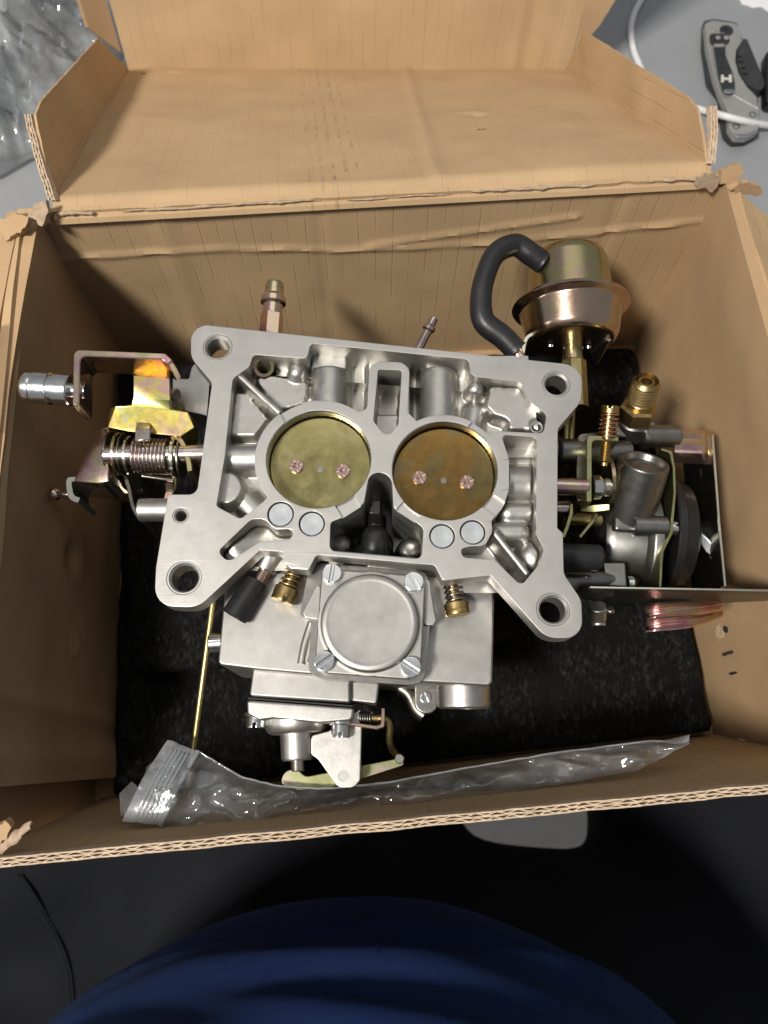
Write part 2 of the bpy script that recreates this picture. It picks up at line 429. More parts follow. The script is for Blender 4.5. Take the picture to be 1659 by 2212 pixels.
def cardboard(name, base=(.51, .35, .195), line=1.0, pitch=8.0, blotch=1.0, streak=None):
    """uv are millimetres on the sheet, u across the flutes"""
    n = N(name); uv = n.tc.outputs['UV']
    fib = n.noise(1.1, 4, .6, coord='UV', stretch=(1, .6, 1)); big = n.noise(.022, 4, .55, coord='UV'); med = n.noise(.12, 3, .5, coord='UV')
    spk = n.noise(1.6, 2, .5, coord='UV')
    sep = n.n('SeparateXYZ'); n.l(uv, sep.inputs[0])
    wob = n.math('MULTIPLY', n.noise(.05, 3, .5, coord='UV'), 3.0)
    ph = n.math('ADD', n.math('DIVIDE', sep.outputs[0], pitch), n.math('MULTIPLY', wob, .015))
    fr = n.math('ABSOLUTE', n.math('SUBTRACT', n.math('FRACT', ph), .5))          # 0 at the groove
    grv = n.ramp(fr, [(0.0, (1, 1, 1)), (.03, (.35, .35, .35)), (.06, (0, 0, 0))])
    brk = n.ramp(n.noise(.07, 2, .5, coord='UV', stretch=(2.2, .6, 1)), [(.40, (0, 0, 0)), (.58, (1, 1, 1))])
    g = n.math('MULTIPLY', n.math('MULTIPLY', grv, brk), line)
    hi = tuple(min(1, c * 1.10) for c in base); lo = tuple(c * .90 for c in base)
    c = n.ramp(big, [(.30, lo), (.70, hi)])
    c = n.mix(n.math('MULTIPLY', rng(n, fib, 0, 1), .22), c, tuple(k * .72 for k in base))
    c = n.mix(n.math('MULTIPLY', n.ramp(spk, [(.70, (0, 0, 0)), (.76, (1, 1, 1))]), .45), c, tuple(k * .5 for k in base))
    st = n.ramp(n.noise(.016, 3, .5, coord='UV'), [(.62, (0, 0, 0)), (.78, (1, 1, 1))])
    c = n.mix(n.math('MULTIPLY', st, .20 * blotch), c, tuple(k * .62 for k in base))
    c = n.mix(n.math('MULTIPLY', g, .17), c, tuple(k * .45 for k in base))
    if streak:
        win = n.ramp(n.math('DIVIDE', n.math('ABSOLUTE', n.math('SUBTRACT', sep.outputs[0], streak)), 40.0), [(.0, (1, 1, 1)), (.32, (.6, .6, .6)), (.42, (0, 0, 0))])
        fr2 = n.math('ABSOLUTE', n.math('SUBTRACT', n.math('FRACT', n.math('DIVIDE', sep.outputs[0], 5.5)), .5))
        ln = n.ramp(fr2, [(.0, (1, 1, 1)), (.12, (.5, .5, .5)), (.2, (0, 0, 0))])
        bk = n.ramp(n.noise(.09, 4, .7, coord='UV', stretch=(3, .8, 1)), [(.48, (0, 0, 0)), (.62, (1, 1, 1))])
        c = n.mix(n.math('MULTIPLY', n.math('MULTIPLY', n.math('MULTIPLY', win, ln), bk), .62), c, (.10, .09, .07))
    n.set(Roughness=.78); n.b.inputs['Specular IOR Level'].default_value = .25
    ht = n.math('SUBTRACT', n.math('ADD', n.math('MULTIPLY', fib, .12), n.math('MULTIPLY', med, .08)), n.math('MULTIPLY', g, .5))
    return n.out(c, None, n.bump(ht, .5, .0008))
MAT['card'] = cardboard('cardboard')
MAT['card_lid'] = cardboard('cardboard_lid', line=.6, streak=158.0)
MAT['card_smooth'] = cardboard('cardboard_smooth', (.46, .305, .17), .25, 8.0, 1.6)
MAT['card_edge'] = plain('torn_cardboard', (.42, .31, .21), .9, .25, 400, .6, 600)
MAT['card_flute'] = plain('flute_paper', (.56, .43, .30), .9, .2, 300, .3, 600)
def tape():
    n = N('packing_tape'); n.set(Roughness=.25); n.b.inputs['Base Color'].default_value = (.46, .29, .155, 1)
    n.b.inputs['Alpha'].default_value = .55
    return n.out(None, None, n.bump(n.noise(90, 3, .6, stretch=(1, 4, 1)), .3, .0006))
MAT['tape'] = tape()
def film(name, tint, alpha, rough, bs, bscale, fm):
    """thin clear sheet: see-through, a little milky, with sharp reflections on its crumples"""
    n = N(name); t = n.t
    nb = n.bump(n.noise(bscale, 3, .55, dist=.8), bs, .004); nb = n.bump(n.noise(bscale * 3.1, 3, .6), bs * .2, .0012, nb)
    tr = n.n('BsdfTransparent'); tr.inputs[0].default_value = (*tint, 1)
    gl = n.n('BsdfGlossy', Roughness=rough); n.l(nb, gl.inputs['Normal'])
    df = n.n('BsdfTranslucent'); df.inputs[0].default_value = (.86, .89, .92, 1); n.l(nb, df.inputs['Normal'])
    d2 = n.n('BsdfDiffuse'); d2.inputs[0].default_value = (.82, .85, .88, 1); n.l(nb, d2.inputs['Normal'])
    m0 = n.n('MixShader'); m0.inputs[0].default_value = .6; n.l(df.outputs[0], m0.inputs[1]); n.l(d2.outputs[0], m0.inputs[2])
    m1 = n.n('MixShader'); n.l(tr.outputs[0], m1.inputs[1]); n.l(m0.outputs[0], m1.inputs[2])
    hz = n.math('MULTIPLY', n.ramp(n.noise(bscale * .8, 4, .6), [(.35, (.25, .25, .25)), (.65, (1, 1, 1))]), alpha); n.l(hz, m1.inputs[0])
    fr = n.n('Fresnel', IOR=1.5); n.l(nb, fr.inputs['Normal'])
    m2 = n.n('MixShader'); n.l(n.math('MINIMUM', n.math('MULTIPLY', fr.outputs[0], fm), .6), m2.inputs[0]); n.l(m1.outputs[0], m2.inputs[1]); n.l(gl.outputs[0], m2.inputs[2])
    n.l(m2.outputs[0], t.nodes['Material Output'].inputs[0]); return n.m
MAT['bag'] = film('clear_polythene', (.96, .97, .975), .20, .06, .22, 40, 2.2)
MAT['bag_zip'] = film('zip_polythene', (.92, .94, .96), .46, .12, .08, 60, 1.6)
MAT['wrap'] = film('crumpled_polythene', (.92, .95, .95), .62, .07, .35, 45, 1.6)
def cloth(name, col, sheen, rough=.85):
    n = N(name); f = n.noise(14, 3, .5)
    c = n.ramp(f, [(.3, tuple(k * .85 for k in col)), (.7, tuple(k * 1.15 for k in col))])
    n.set(Roughness=rough); n.b.inputs['Sheen Weight'].default_value = sheen; n.b.inputs['Sheen Roughness'].default_value = .45
    n.b.inputs['Specular IOR Level'].default_value = .2
    return n.out(c, None, n.bump(n.noise(1400, 2, .5), .25, .0004))
MAT['shirt'] = cloth('navy_jersey', (.0045, .016, .066), .0)
MAT['trousers'] = cloth('black_trousers', (.0085, .0095, .0125), .0)
MAT['skin'] = plain('skin', (.55, .36, .27), .5, .05)
# ================================================================== the setting
tb = obj('table_top', bevel(([Vector(v) for v in [(-900, -88, -26), (900, 74, -26), (900, 1500, -26), (-900, 1500, -26), (-900, -88, 0), (900, 74, 0), (900, 1500, 0), (-900, 1500, 0)]],
     [(0, 3, 2, 1), (4, 5, 6, 7), (0, 1, 5, 4), (1, 2, 6, 5), (2, 3, 7, 6), (3, 0, 4, 7)]), 3, 3), MAT['table'])
tag(tb, 'plain grey table top under the open box', None, kind='structure')
fl = obj('floor', ([(-3000, -3000, -730), (3000, -3000, -730), (3000, 3000, -730), (-3000, 3000, -730)], [(0, 1, 2, 3)]), MAT['floor'])
tag(fl, 'pale grey floor below the table', None, kind='structure')

# ================================================================== the cardboard box
carton = empty('cardboard_box', (0, 110, 0))
tag(carton, 'worn brown corrugated cardboard box standing open with its lid thrown back', 'box')
def panel(name, c, mat, parent, inward, t=6.0, nu=60, nv=30, disp=None, swap=False, off=(0, 0)):
    """c: inner face corners (u0v0, u1v0, u1v1, u0v1); thickness goes away from `inward`"""
    c = [Vector(p) for p in c]; inward = Vector(inward)
    nrm = (c[1] - c[0]).cross(c[3] - c[0]).normalized()
    flip = nrm.dot(inward) < 0
    if flip: nrm = -nrm
    W = ((c[1] - c[0]).length + (c[2] - c[3]).length) / 2; H = ((c[3] - c[0]).length + (c[2] - c[1]).length) / 2
    V, F, uv = [], [], []
    for s in (0, 1):
        for j in range(nv + 1):
            for i in range(nu + 1):
                u, v = i / nu, j / nv
                p = c[0] * (1 - u) * (1 - v) + c[1] * u * (1 - v) + c[2] * u * v + c[3] * (1 - u) * v
                d = disp(u * W, v * H, u, v) if disp else 0
                V.append(p + nrm * (d - (t if s else 0)))
                uv.append((v * H + off[0], u * W + off[1]) if swap else (u * W + off[0], v * H + off[1]))
    n1 = (nu + 1) * (nv + 1)
    for j in range(nv):
        for i in range(nu):
            a = j * (nu + 1) + i; q = (a, a + 1, a + nu + 2, a + nu + 1)
            F.append(q if not flip else tuple(reversed(q))); r = tuple(k + n1 for k in q); F.append(tuple(reversed(r)) if not flip else r)
    ring = [i for i in range(nu + 1)] + [j * (nu + 1) + nu for j in range(1, nv + 1)] + [nv * (nu + 1) + i for i in range(nu - 1, -1, -1)] + [j * (nu + 1) for j in range(nv - 1, 0, -1)]
    for k in range(len(ring)):
        a, b = ring[k], ring[(k + 1) % len(ring)]
        q = (a, a + n1, b + n1, b); F.append(q if not flip else tuple(reversed(q)))
    return obj(name, (V, F), mat, parent, 40, uvs=uv)
def g(x, s): return math.exp(-(x / s) ** 2)
def corrugated_edge(p0, p1, into, out, t, depth, parent, pitch=7.5, seed=0, bow=0.0):
    """three liners and two flutes seen end-on along a cut edge; `out` points through the thickness"""
    p0, p1 = Vector(p0), Vector(p1); into = Vector(into).normalized(); out = Vector(out).normalized(); L = (p1 - p0).length; d = (p1 - p0) / L
    n = max(12, int(L / 1.0)); V, F = [], []
    def strip(fn, th):
        k0 = len(V)
        for i in range(n + 1):
            s = L * i / n; o = fn(s); rag = .5 * nz(s * .35, seed + th) + .35 * nz(s * 1.3, seed + 3 * th)
            base = p0 + d * s - into * (rag + bow * math.sin(math.pi * i / n))
            for (a, b) in ((o - th / 2, 0), (o + th / 2, 0), (o + th / 2, depth), (o - th / 2, depth)): V.append(base + out * a + into * b)
        for i in range(n):
            for e in range(4):
                F.append((k0 + i * 4 + e, k0 + i * 4 + (e + 1) % 4, k0 + (i + 1) * 4 + (e + 1) % 4, k0 + (i + 1) * 4 + e))
        F.append((k0, k0 + 1, k0 + 2, k0 + 3)); F.append((k0 + n * 4 + 3, k0 + n * 4 + 2, k0 + n * 4 + 1, k0 + n * 4))
    wv = lambda s: .35 * nz(s * .06, seed + 5)
    for o in (.25, t / 2, t - .25): strip(lambda s, o=o: o + wv(s), .5)
    for c, ph, pt in ((t * .26, 0, pitch), (t * .74, 1.3, pitch * .8)):
        strip(lambda s, c=c, ph=ph, pt=pt: c + wv(s) + (t * .22) * (.62 + .5 * nz(s * .09, seed + 8)) * math.sin(2 * math.pi * s / pt + ph + .6 * nz(s * .05, seed)), .38)
    return obj('corrugated_edge', (V, F), MAT['card_flute'], parent, 30)

Z0, RB, RF = 6.0, 139.0, 130.0
fBL, fBR, fFR, fFL = Vector((-152, 220, Z0)), Vector((149, 236, Z0)), Vector((166, 13, Z0)), Vector((-134, -17, Z0))
rBL, rBR, rFR, rFL = Vector((-149, 223, RB - 4)), Vector((149, 241, RB - 2.5)), Vector((176, -4, RF)), Vector((-139, -32, RF))
panel('bottom_panel', [fFL + Vector((-12, -3, 0)), fFR + Vector((4, -3, 0)), fBR + Vector((4, 3, 0)), fBL + Vector((-12, 3, 0))], MAT['card_smooth'], carton, (0, 0, 1), 5.5, 30, 24)
def d_back(x, y, u, v):
    vc = .76 + .022 * math.sin(u * 7 + .6) + .012 * nz(x * .04, 3) + .05 * max(0, u - .72)
    vc2 = .80 + .30 * (u - .62)
    cr = 1.5 * g((v - vc) * 133, 1.7 + .6 * nz(x * .08, 1)) * (.75 + .5 * nz(x * .05, 9))
    cr += (1.0 * g((v - vc2) * 133, 1.6) if .48 < u < .80 else 0)
    return cr - 3.0 * max(0, v - .76) * 2 + 1.3 * nz(x * .012, y * .016, 2) + .15 * nz(x * .05, y * .05, 4) - .8 * g((x - 266), 3) + .8 * g(x - 60, 5) - .5 * g(x - 130, 2.5)
back = panel('wall_panel', [fBL + Vector((-9, 0, 0)), fBR + Vector((5, 0, 0)), rBR + Vector((4, 0, 0)), rBL + Vector((-9, 0, 0))], MAT['card'], carton, (0, -1, 0), 2.4, 150, 74, d_back)
def d_side(sd):
    def f(x, y, u, v):
        d = 1.8 * nz(x * .010 + sd, y * .014, 2) + .35 * nz(x * .05, y * .05, sd) + .6 * nz(x * .012, y * .03, sd + 3)
        return d
    return f
def d_inner(x, y, u, v):                               # x runs from the front edge towards the back wall
    d = d_side(3.3)(x, y, u, v)
    d -= 4.0 * g(x - 98, 7) * g(y - 62, 6); d += 2.2 * g(x - 98, 14) * g(y - 62, 13)
    d += 2.4 * g(x - (26 + 6 * v), 3.4) * (.6 + .4 * v) + 1.6 * g(x - 10, 5)
    d += 4.5 * g(x, 12) * (1 - v)
    return d - 7 * v * math.sin(math.pi * u)
lw = panel('wall_panel', [fFL + Vector((-8, -6, 0)), fBL + Vector((-8, 5, 0)), rBL + Vector((-7, 3, 0)), rFL + Vector((-7, 1, -2))], MAT['card_smooth'], carton, (1, 0, 0), 6, 60, 34, lambda x, y, u, v: d_side(1)(x, y, u, v) - 7 * v * math.sin(math.pi * u))
lining = panel('lining_panel', [fFL + Vector((0, 9, 1)), fBL + Vector((1, 2, 1)), rBL + Vector((1, 0, -1)), rFL + Vector((2, 23, -2))], MAT['card_smooth'], carton, (1, 0, 0), 5, 120, 66, d_inner, off=(40, 500))
def d_right(x, y, u, v):
    d = d_side(7.7)(x, y, u, v)
    d -= 4.5 * g(x - 150, 6) * g(y - 47, 9); d += 1.8 * g(x - 150, 12) * g(y - 47, 16)
    d -= 1.6 * g(x - 95, 8) * g(y - 52, 10) - 1.2 * g(x - 108, 4) * g(y - 50, 4)
    return d
rw = panel('wall_panel', [fFR, fBR + Vector((0, 3, 0)), rBR + Vector((0, 1, 0)), rFR + Vector((0, 0, -1))], MAT['card_smooth'], carton, (-1, 0, 0), 6, 120, 60, d_right, off=(300, 20))
up = Vector((0, -.13, 1)).normalized()
fw = panel('wall_panel', [fFL + Vector((-4, 0, 0)), fFR + Vector((2, 0, 0)), rFR - up * 3.5, rFL - up * 3.5], MAT['card'], carton, (0, 1, 0), 3.1, 90, 40, lambda x, y, u, v: 1.2 * nz(x * .015, y * .02, 8) * (1 - v) + .4 * nz(x * .06, y * .06, 1) * (1 - v), off=(90, 900))
corrugated_edge(rFL, rFR, -up, (.08, -1, -.13), 3.1, 5.0, fw, 7.5, 2)

# side flaps turned outwards over the rim
def d_flap(sd): return lambda x, y, u, v: .9 * nz(x * .03, y * .05, sd) + (.9 * nz(x * .25, 0, sd) * v * v)
lf = panel('side_flap', [rFL + Vector((-6, 28, -1)), rBL + Vector((-7, -4, .5)), rBL + Vector((-52, 4, -20)), rFL + Vector((-56, 34, -22))], MAT['card'], carton, (0, 0, 1), 6, 70, 14, d_flap(2), swap=True, off=(700, 40))
rf = panel('side_flap', [rFR + Vector((5, 30, -1)), rBR + Vector((5, -7, .5)), rBR + Vector((48, -24, -22)), rFR + Vector((52, 34, -24))], MAT['card'], carton, (0, 0, 1), 6, 70, 14, d_flap(4), swap=True, off=(900, 70))
def strip_on(name, a, b, w, lift, mat, parent):
    n = 14; V, F, uv = [], [], []
    for i in range(n + 1):
        for j in range(5):
            q = Vector(a).lerp(Vector(b), i / n) + Vector(w) * (j / 4); V.append(q + Vector((0, 0, lift + .25 * nz(q.x * .1, q.y * .1)))); uv.append((q.x, q.y))
    for i in range(n):
        for j in range(4): F.append((i * 5 + j, (i + 1) * 5 + j, (i + 1) * 5 + j + 1, i * 5 + j + 1))
    return obj(name, (V, F), mat, parent, 60, uvs=uv)
strip_on('tape_strip', (-152, 120, 138), (-196, 122, 119), Vector((-4, 48, 1.3)), .9, MAT['tape'], lf)

# the lid, its tuck flap, ears and wings
lA, lB = Vector((-143, 226.6, RB + .4)), Vector((143.5, 244.6, RB + 1.8))
lD, lC = Vector((-169.5, 439, 14)), Vector((122, 438, 14))
def d_lid(x, y, u, v):
    d = 1.6 * nz(x * .01, y * .012, 6) + .15 * nz(x * .05, y * .05, 2) + .4 * g((v - .5 - .05 * nz(x * .03, 1)) * 240, 6) * nz(x * .02, 5)
    d += 1.0 * g(x - 203, 7) * g(y - 118, 3) * (1 + nz(x * .6, y * .6)) - 1.6 * g(x - 206, 4) * g(y - 112, 2.5)
    d -= 1.4 * g(x - 30, 5) * g(y - 226, 2) ; d += .9 * g(x - 172 - (y - 60) * .06, 3)
    return d * min(1, y / 12) - 7.5 * g(y, 3.6)
lid = panel('lid_panel', [lA, lB, lC, lD], MAT['card_lid'], carton, (0, .5, .86), 2.2, 140, 110, d_lid, off=(33, 300))
# the worn fold: a ragged ridge of scuffed paper
def worn(a, b, r, sd, parent, n=150):
    a, b = Vector(a), Vector(b)
    path = [a.lerp(b, i / n) + Vector((0, .8 * nz(i * .11, sd), .7 * nz(i * .17, sd + 2) + 1.2 * nz(i * .02, sd))) for i in range(n + 1)]
    return obj('worn_fold', tube(path, r, 8, lambda t: max(.15, r * min(1, 12 * t, 12 * (1 - t)) * (.7 + .9 * nz(t * n * .35, sd + 9) + .5 * nz(t * n * 1.1, sd)))), MAT['card_edge'], parent, 50)
for k, (t0_, t1_, r_) in enumerate(((.0, .06, 1.2), (.10, .40, .7), (.44, .60, .55), (.63, .82, .9), (.90, 1.0, 1.2))):
    a_, b_ = lA + Vector((1, -2.9, -4.4)), lB + Vector((0, -2.9, -4.4)); worn(a_.lerp(b_, t0_), a_.lerp(b_, t1_), r_, k * 3.1, lid, max(16, int(150 * (t1_ - t0_))))
tuck = panel('tuck_flap', [lD + Vector((-1, -1.5, -4)), lC + Vector((1, -1.5, -4)), Vector((131, 474, 118)), Vector((-174, 476, 118))], MAT['card'], lid, (0, -1, 0), 6, 90, 40, lambda x, y, u, v: 1.0 * nz(x * .02, y * .03, 12) - 1.0 * g(x - 268, 3) + .9 * g(x - 261, 3) - .8 * g(x - 285, 2), off=(500, 500))
def slab(name, pts, t, out, mat, parent, bow=0.0, edge=None, seed=0, rag=0.0):
    """a cardboard tab with an irregular outline, given as 3D corners of its seen face"""
    pts = [Vector(p) for p in pts]; c = sum(pts, Vector()) / len(pts)
    x = (pts[-1] - pts[0]).normalized(); nn = Vector()
    for i in range(len(pts)): nn += (pts[i] - c).cross(pts[(i + 1) % len(pts)] - c)
    nn.normalize(); out = Vector(out)
    if nn.dot(out) < 0: nn = -nn
    y = nn.cross(x); M = Matrix((x, y, nn)).transposed().to_4x4(); M.translation = pts[0]; Mi = M.inverted()
    q = [Mi @ p for p in pts]; ring = []
    for i in range(len(q)):
        a, b = q[i], q[(i + 1) % len(q)]; L = (b - a).length; n = max(1, int(L / (1.5 if rag else 4))); pd = Vector((-(b - a).y, (b - a).x, 0)).normalized()
        for k in range(n):
            p = a.lerp(b, k / n); w = (rag * nz(p.x * .45, p.y * .45, seed) + .35 * nz(p.x * .3, p.y * .3, seed)) if 0 < k else 0
            ring.append(p + pd * w)
    bm = bmesh.new(); vs = [bm.verts.new((p.x, p.y, 0)) for p in ring]; f = bm.faces.new(vs); bm.normal_update()
    if f.normal.z < 0: f.normal_flip()
    bmesh.ops.triangulate(bm, faces=[f]); bmesh.ops.subdivide_edges(bm, edges=bm.edges[:], cuts=3, use_grid_fill=True)
    for v in bm.verts: v.co.z += .8 * nz(v.co.x * .05, v.co.y * .06, seed) + bow * nz(v.co.x * .015, v.co.y * .03, seed + 4)
    ext = bmesh.ops.extrude_face_region(bm, geom=bm.faces[:])
    for e in ext['geom']:
        if isinstance(e, bmesh.types.BMVert): e.co.z += 0.0
    for e in [v for v in bm.verts if v not in set(g_ for g_ in ext['geom'] if isinstance(g_, bmesh.types.BMVert))]: e.co.z -= t
    bmesh.ops.recalc_face_normals(bm, faces=bm.faces)
    bm.verts.index_update(); uv = [(v.co.y * 1.0 + 100 * seed, v.co.x) for v in bm.verts]
    m = from_bm(bm)
    return obj(name, xf(m, M), mat, parent, 40, uvs=uv)
tl = [lA + Vector((2, 0, -5)), (-149, 250, 139.5), (-156, 271, 141.5), (-158, 284, 136), (-168, 412, 61), (-167, 438, 7)]
tabL = slab('lid_ear', tl, 1.2, (1, 0, 0), MAT['card'], lid, .5, seed=3)
corrugated_edge(lA + Vector((2, 2, -1)), Vector((-156, 271.5, 142)), (.1, .6, -.75), (-1, 0, 0), 3.0, 4, tabL, 7, 4, 1.2)
tr = [lB + Vector((-2, -1, -5)), (143.6, 261, 142), (144.5, 274, 143.5), (143.5, 286, 139), (113, 415, 60), (119, 438, 7)]
tabR = slab('lid_ear', tr, 1.2, (-1, 0, 0), MAT['card'], lid, .5, seed=5)
corrugated_edge(lB + Vector((-2.6, 2, -1)), Vector((143.6, 274, 144)), (-.1, .6, -.75), (1, 0, 0), 3.0, 4, tabR, 7, 6, 1.2)
slab('tuck_wing', [(-172, 441, 24), (-172, 424, 54), (-187, 444, 60), (-206, 462, 116), (-176, 476, 116)], 5, (1, -.6, 0), MAT['card_smooth'], lid, 1, seed=8)
slab('tuck_wing', [(124, 440, 22), (130, 426, 51), (144, 450, 54), (166, 466, 116), (131, 474, 116)], 5, (-1, -.6, 0), MAT['card_smooth'], lid, 1, seed=9)

# torn corners
def torn(pts, t, out, seed, parent=carton, mat='card_smooth'): return slab('torn_flap', pts, t, out, MAT[mat], parent, 3.0, seed=seed, rag=1.8)
torn([P(1558, 398, 137), P(1560, 368, 141), P(1600, 352, 142), P(1606, 372, 138), P(1580, 402, 136)], 3, (0, 0, 1), 11)
torn([P(1578, 412, 138), P(1596, 392, 141), P(1642, 402, 138), P(1652, 425, 132), P(1618, 424, 134)], 3, (0, 0, 1), 12)
torn([P(60, 468, 140), P(78, 440, 142), P(100, 432, 143), P(104, 458, 141), P(92, 490, 137)], 3, (0, 0, 1), 13, mat='card_edge')
torn([P(-10, 474, 138), P(30, 458, 142), P(66, 470, 141), P(60, 492, 139), P(10, 520, 136)], 3, (0, 0, 1), 14)
torn([P(1506, 385, 139), P(1545, 372, 141), P(1556, 392, 138), P(1540, 420, 133), P(1500, 398, 136)], 2.0, (0, -1, .5), 15, mat='card_edge')
cur = smooth_path([P(4, 1826, 127), P(20, 1812, 129), P(38, 1806, 130), P(50, 1792, 132), P(66, 1782, 134)], 8); V, F = [], []
for i, p in enumerate(cur):
    k = i / (len(cur) - 1); w_ = 3.6 - 2.2 * k
    for j in range(6):
        q = (j / 5 - .5) * 2.2; V.append(p + Vector((.25 * nz(i * .4, q), w_ * math.sin(q), w_ * (math.cos(q) - .6) + .3 * nz(i * .5, q * 2, 3))))
n = len(cur)
for i in range(n - 1):
    for j in range(5): F.append((i * 6 + j, (i + 1) * 6 + j, (i + 1) * 6 + j + 1, i * 6 + j + 1))
obj('torn_flap', sheet(V, F, .9, 0), MAT['card_edge'], carton, 50)
torn([P(-20, 1800, 132), P(8, 1776, 134), P(22, 1790, 133), P(14, 1812, 131), P(-16, 1838, 130)], 3, (0, 0, 1), 17)
# torn spots on the walls
def scuff(c, u, v, ru, rv, out, seed, parent, mat, t=.8):
    c, u, v = Vector(c), Vector(u).normalized(), Vector(v).normalized()
    pts = []
    for k in range(14):
        q = 2 * math.pi * k / 14; r = 1 + .45 * nz(math.cos(q) * 1.4, math.sin(q) * 1.4, seed)
        pts.append(c + u * ru * r * math.cos(q) + v * rv * r * math.sin(q) + Vector(out) * (1.4 * nz(k * .9, seed)))
    return slab('torn_paper', pts, t, out, mat, parent, 1.0, seed=seed, rag=1.2)
from mathutils.bvhtree import BVHTree
def on_panel(o, px, py):
    me = o.data; off = Vector(WO[o.name]); vs = [tuple(v.co / U + off) for v in me.vertices]
    bv_ = BVHTree.FromPolygons(vs, [tuple(p.vertices) for p in me.polygons]); c_ = Vector((0, 0, CAM_H))
    return bv_.ray_cast(c_, (P(px, py, 60) - c_).normalized())[:2]
def spot(o, px, py, ru, rv, seed, mat):
    c_, n_ = on_panel(o, px, py); v_ = (Vector((0, 0, 1)) - n_ * n_.z).normalized(); scuff(c_ + n_ * .45, n_.cross(v_), v_, ru, rv, n_, seed, carton, MAT[mat], .5)
spot(lining, 160, 1392, 5.5, 3.2, 21, 'card_smooth')
spot(rw, 1558, 1366, 3.6, 2.2, 22, 'card_edge'); spot(rw, 1568, 1360, 1.6, 2.0, 25, 'gasket'); spot(rw, 1577, 1410, .7, 6.5, 24, 'gasket'); spot(rw, 1582, 1455, .6, 5, 26, 'gasket')
spot(lid, 1040, 280, 3.2, .9, 31, 'card_edge'); spot(lid, 868, 350, 2.6, .6, 32, 'card_edge'); spot(lid, 306, 160, 2.6, .9, 33, 'gasket')
spot(rw, 1462, 868, 1.6, 3.2, 23, 'card_edge')
# ================================================================== foam
def foam_pad(name, pts, z0, z1, seed, label):
    """pts: back left, back right, front right, front left"""
    q = [Vector((p[0], p[1], 0)) for p in pts]; nu, nv = 90, 70; V, F = [], []
    for j in range(nv + 1):
        for i in range(nu + 1):
            u, v = i / nu, j / nv
            p = (q[3] * (1 - u) + q[2] * u) * (1 - v) + (q[0] * (1 - u) + q[1] * u) * v
            e = min(u, 1 - u) * (q[1] - q[0]).length, min(v, 1 - v) * (q[0] - q[3]).length; r = 3.5; dz_ = 0
            for k in e:
                if k < r: dz_ -= (r - math.sqrt(max(0, r * r - (r - k) ** 2)))
            rag = 1.2 * nz(p.x * .12, p.y * .12, seed) if min(e) < .01 else 0
            V.append(p + Vector((rag, rag * .6, z1 + dz_ + 1.1 * nz(p.x * .03, p.y * .03, seed) + .8 * nz(p.x * .11, p.y * .11, seed) - .6)))
    for j in range(nv):
        for i in range(nu): k = j * (nu + 1) + i; F.append((k, k + 1, k + nu + 2, k + nu + 1))
    ring = [i for i in range(nu + 1)] + [j * (nu + 1) + nu for j in range(1, nv + 1)] + [nv * (nu + 1) + i for i in range(nu - 1, -1, -1)] + [j * (nu + 1) for j in range(nv - 1, 0, -1)]
    k0 = len(V); V += [Vector((V[k].x, V[k].y, z0)) for k in ring]; n = len(ring)
    for k in range(n): F.append((ring[k], k0 + k, k0 + (k + 1) % n, ring[(k + 1) % n]))
    F.append(tuple(k0 + k for k in range(n)))
    return tag(obj(name, (V, F), MAT['foam'], None, 60), label, 'foam', 'black foam pads packed in the box')
foam_pad('foam_pad', [(fBL + Vector((4, -9, 0))).xy, (fBR + Vector((-4, -9, 0))).xy, (fFR + Vector((-4, 1, 0))).xy, (fFL + Vector((4, 1, 0))).xy], Z0 + .3, 21, 1, 'large black foam pad covering the bottom of the cardboard box')
q1, q2 = P(284, 1452, 36), P(700, 1405, 36)
foam_pad('foam_pad', [(fBL + Vector((5, -12, 0))).xy, (fBL + Vector((150, -6, 0))).xy, Vector((12, q2.y)), Vector((q1.x, q1.y))], 21.3, 36, 2, 'smaller black foam slab lying on the large pad under the carburetor')
# ================================================================== the carburetor
ZF0 = 138.0                                   # height of the machined mounting face
FT = 9.0                                      # thickness of the flange
carb = empty('carburetor', (20, 110, 21))
tag(carb, 'cast aluminium two barrel carburetor lying upside down in the cardboard box', 'carburetor')
def A(x, y, r=0): return (*ZA(x, y), r)
def B(x, y, r=0): return (*ZB(x, y), r)
out_px = [(413, 698, 9.2), (1260, 790, 9.6), (1255, 868, 9), (1205, 926, 4), (1204, 1142, 1.5), (1216, 1150, 2), (1218, 1240, 6), (1256, 1296, 7), (1259, 1379, 9.8),
          (1180, 1378, 8), (1060, 1243, 1.5), (956, 1254, 1), (940, 1221, 2), (683, 1198, 2), (667, 1231, 1), (628, 1228, 1.5), (614, 1215, 1), (611, 1192, 1), (562, 1188, 2),
          (428, 1312, 9), (333, 1309, 9.6), (337, 1225, 16), (363, 1068, 2), (425, 1068, 3.2), (458, 826, 4), (412, 772, 9)]
OUT = poly_at(out_px, ZF0)
cL = P(*ZA(1252, 1003), ZF0); cR = P(*ZB(635, 1027), ZF0)
mmpx = (P(900, 1000, ZF0) - P(800, 1000, ZF0)).length / 100
rB = 114 * mmpx
def ring_pts(c, r, a0, a1, n=18):
    return [(c.x + r * math.cos(math.radians(a0 + (a1 - a0) * k / n)), c.y + r * math.sin(math.radians(a0 + (a1 - a0) * k / n)), 0) for k in range(n + 1)]
def ang(c, p): return math.degrees(math.atan2(p.y - c.y, p.x - c.x))
def xyz(pts): return [(*P(p[0], p[1], ZF0).xy, p[2] if len(p) > 2 else 0) for p in pts]
rO_R, rO_L = 130 * mmpx, 139 * mmpx
a_r0 = ang(cR, P(*ZB(945, 783), ZF0)); a_r1 = ang(cR, P(*ZB(440, 690), ZF0))
a_l0 = ang(cL, P(*ZB(105, 652), ZF0)); a_l1 = ang(cL, P(*ZA(905, 1265), ZF0)) % 360
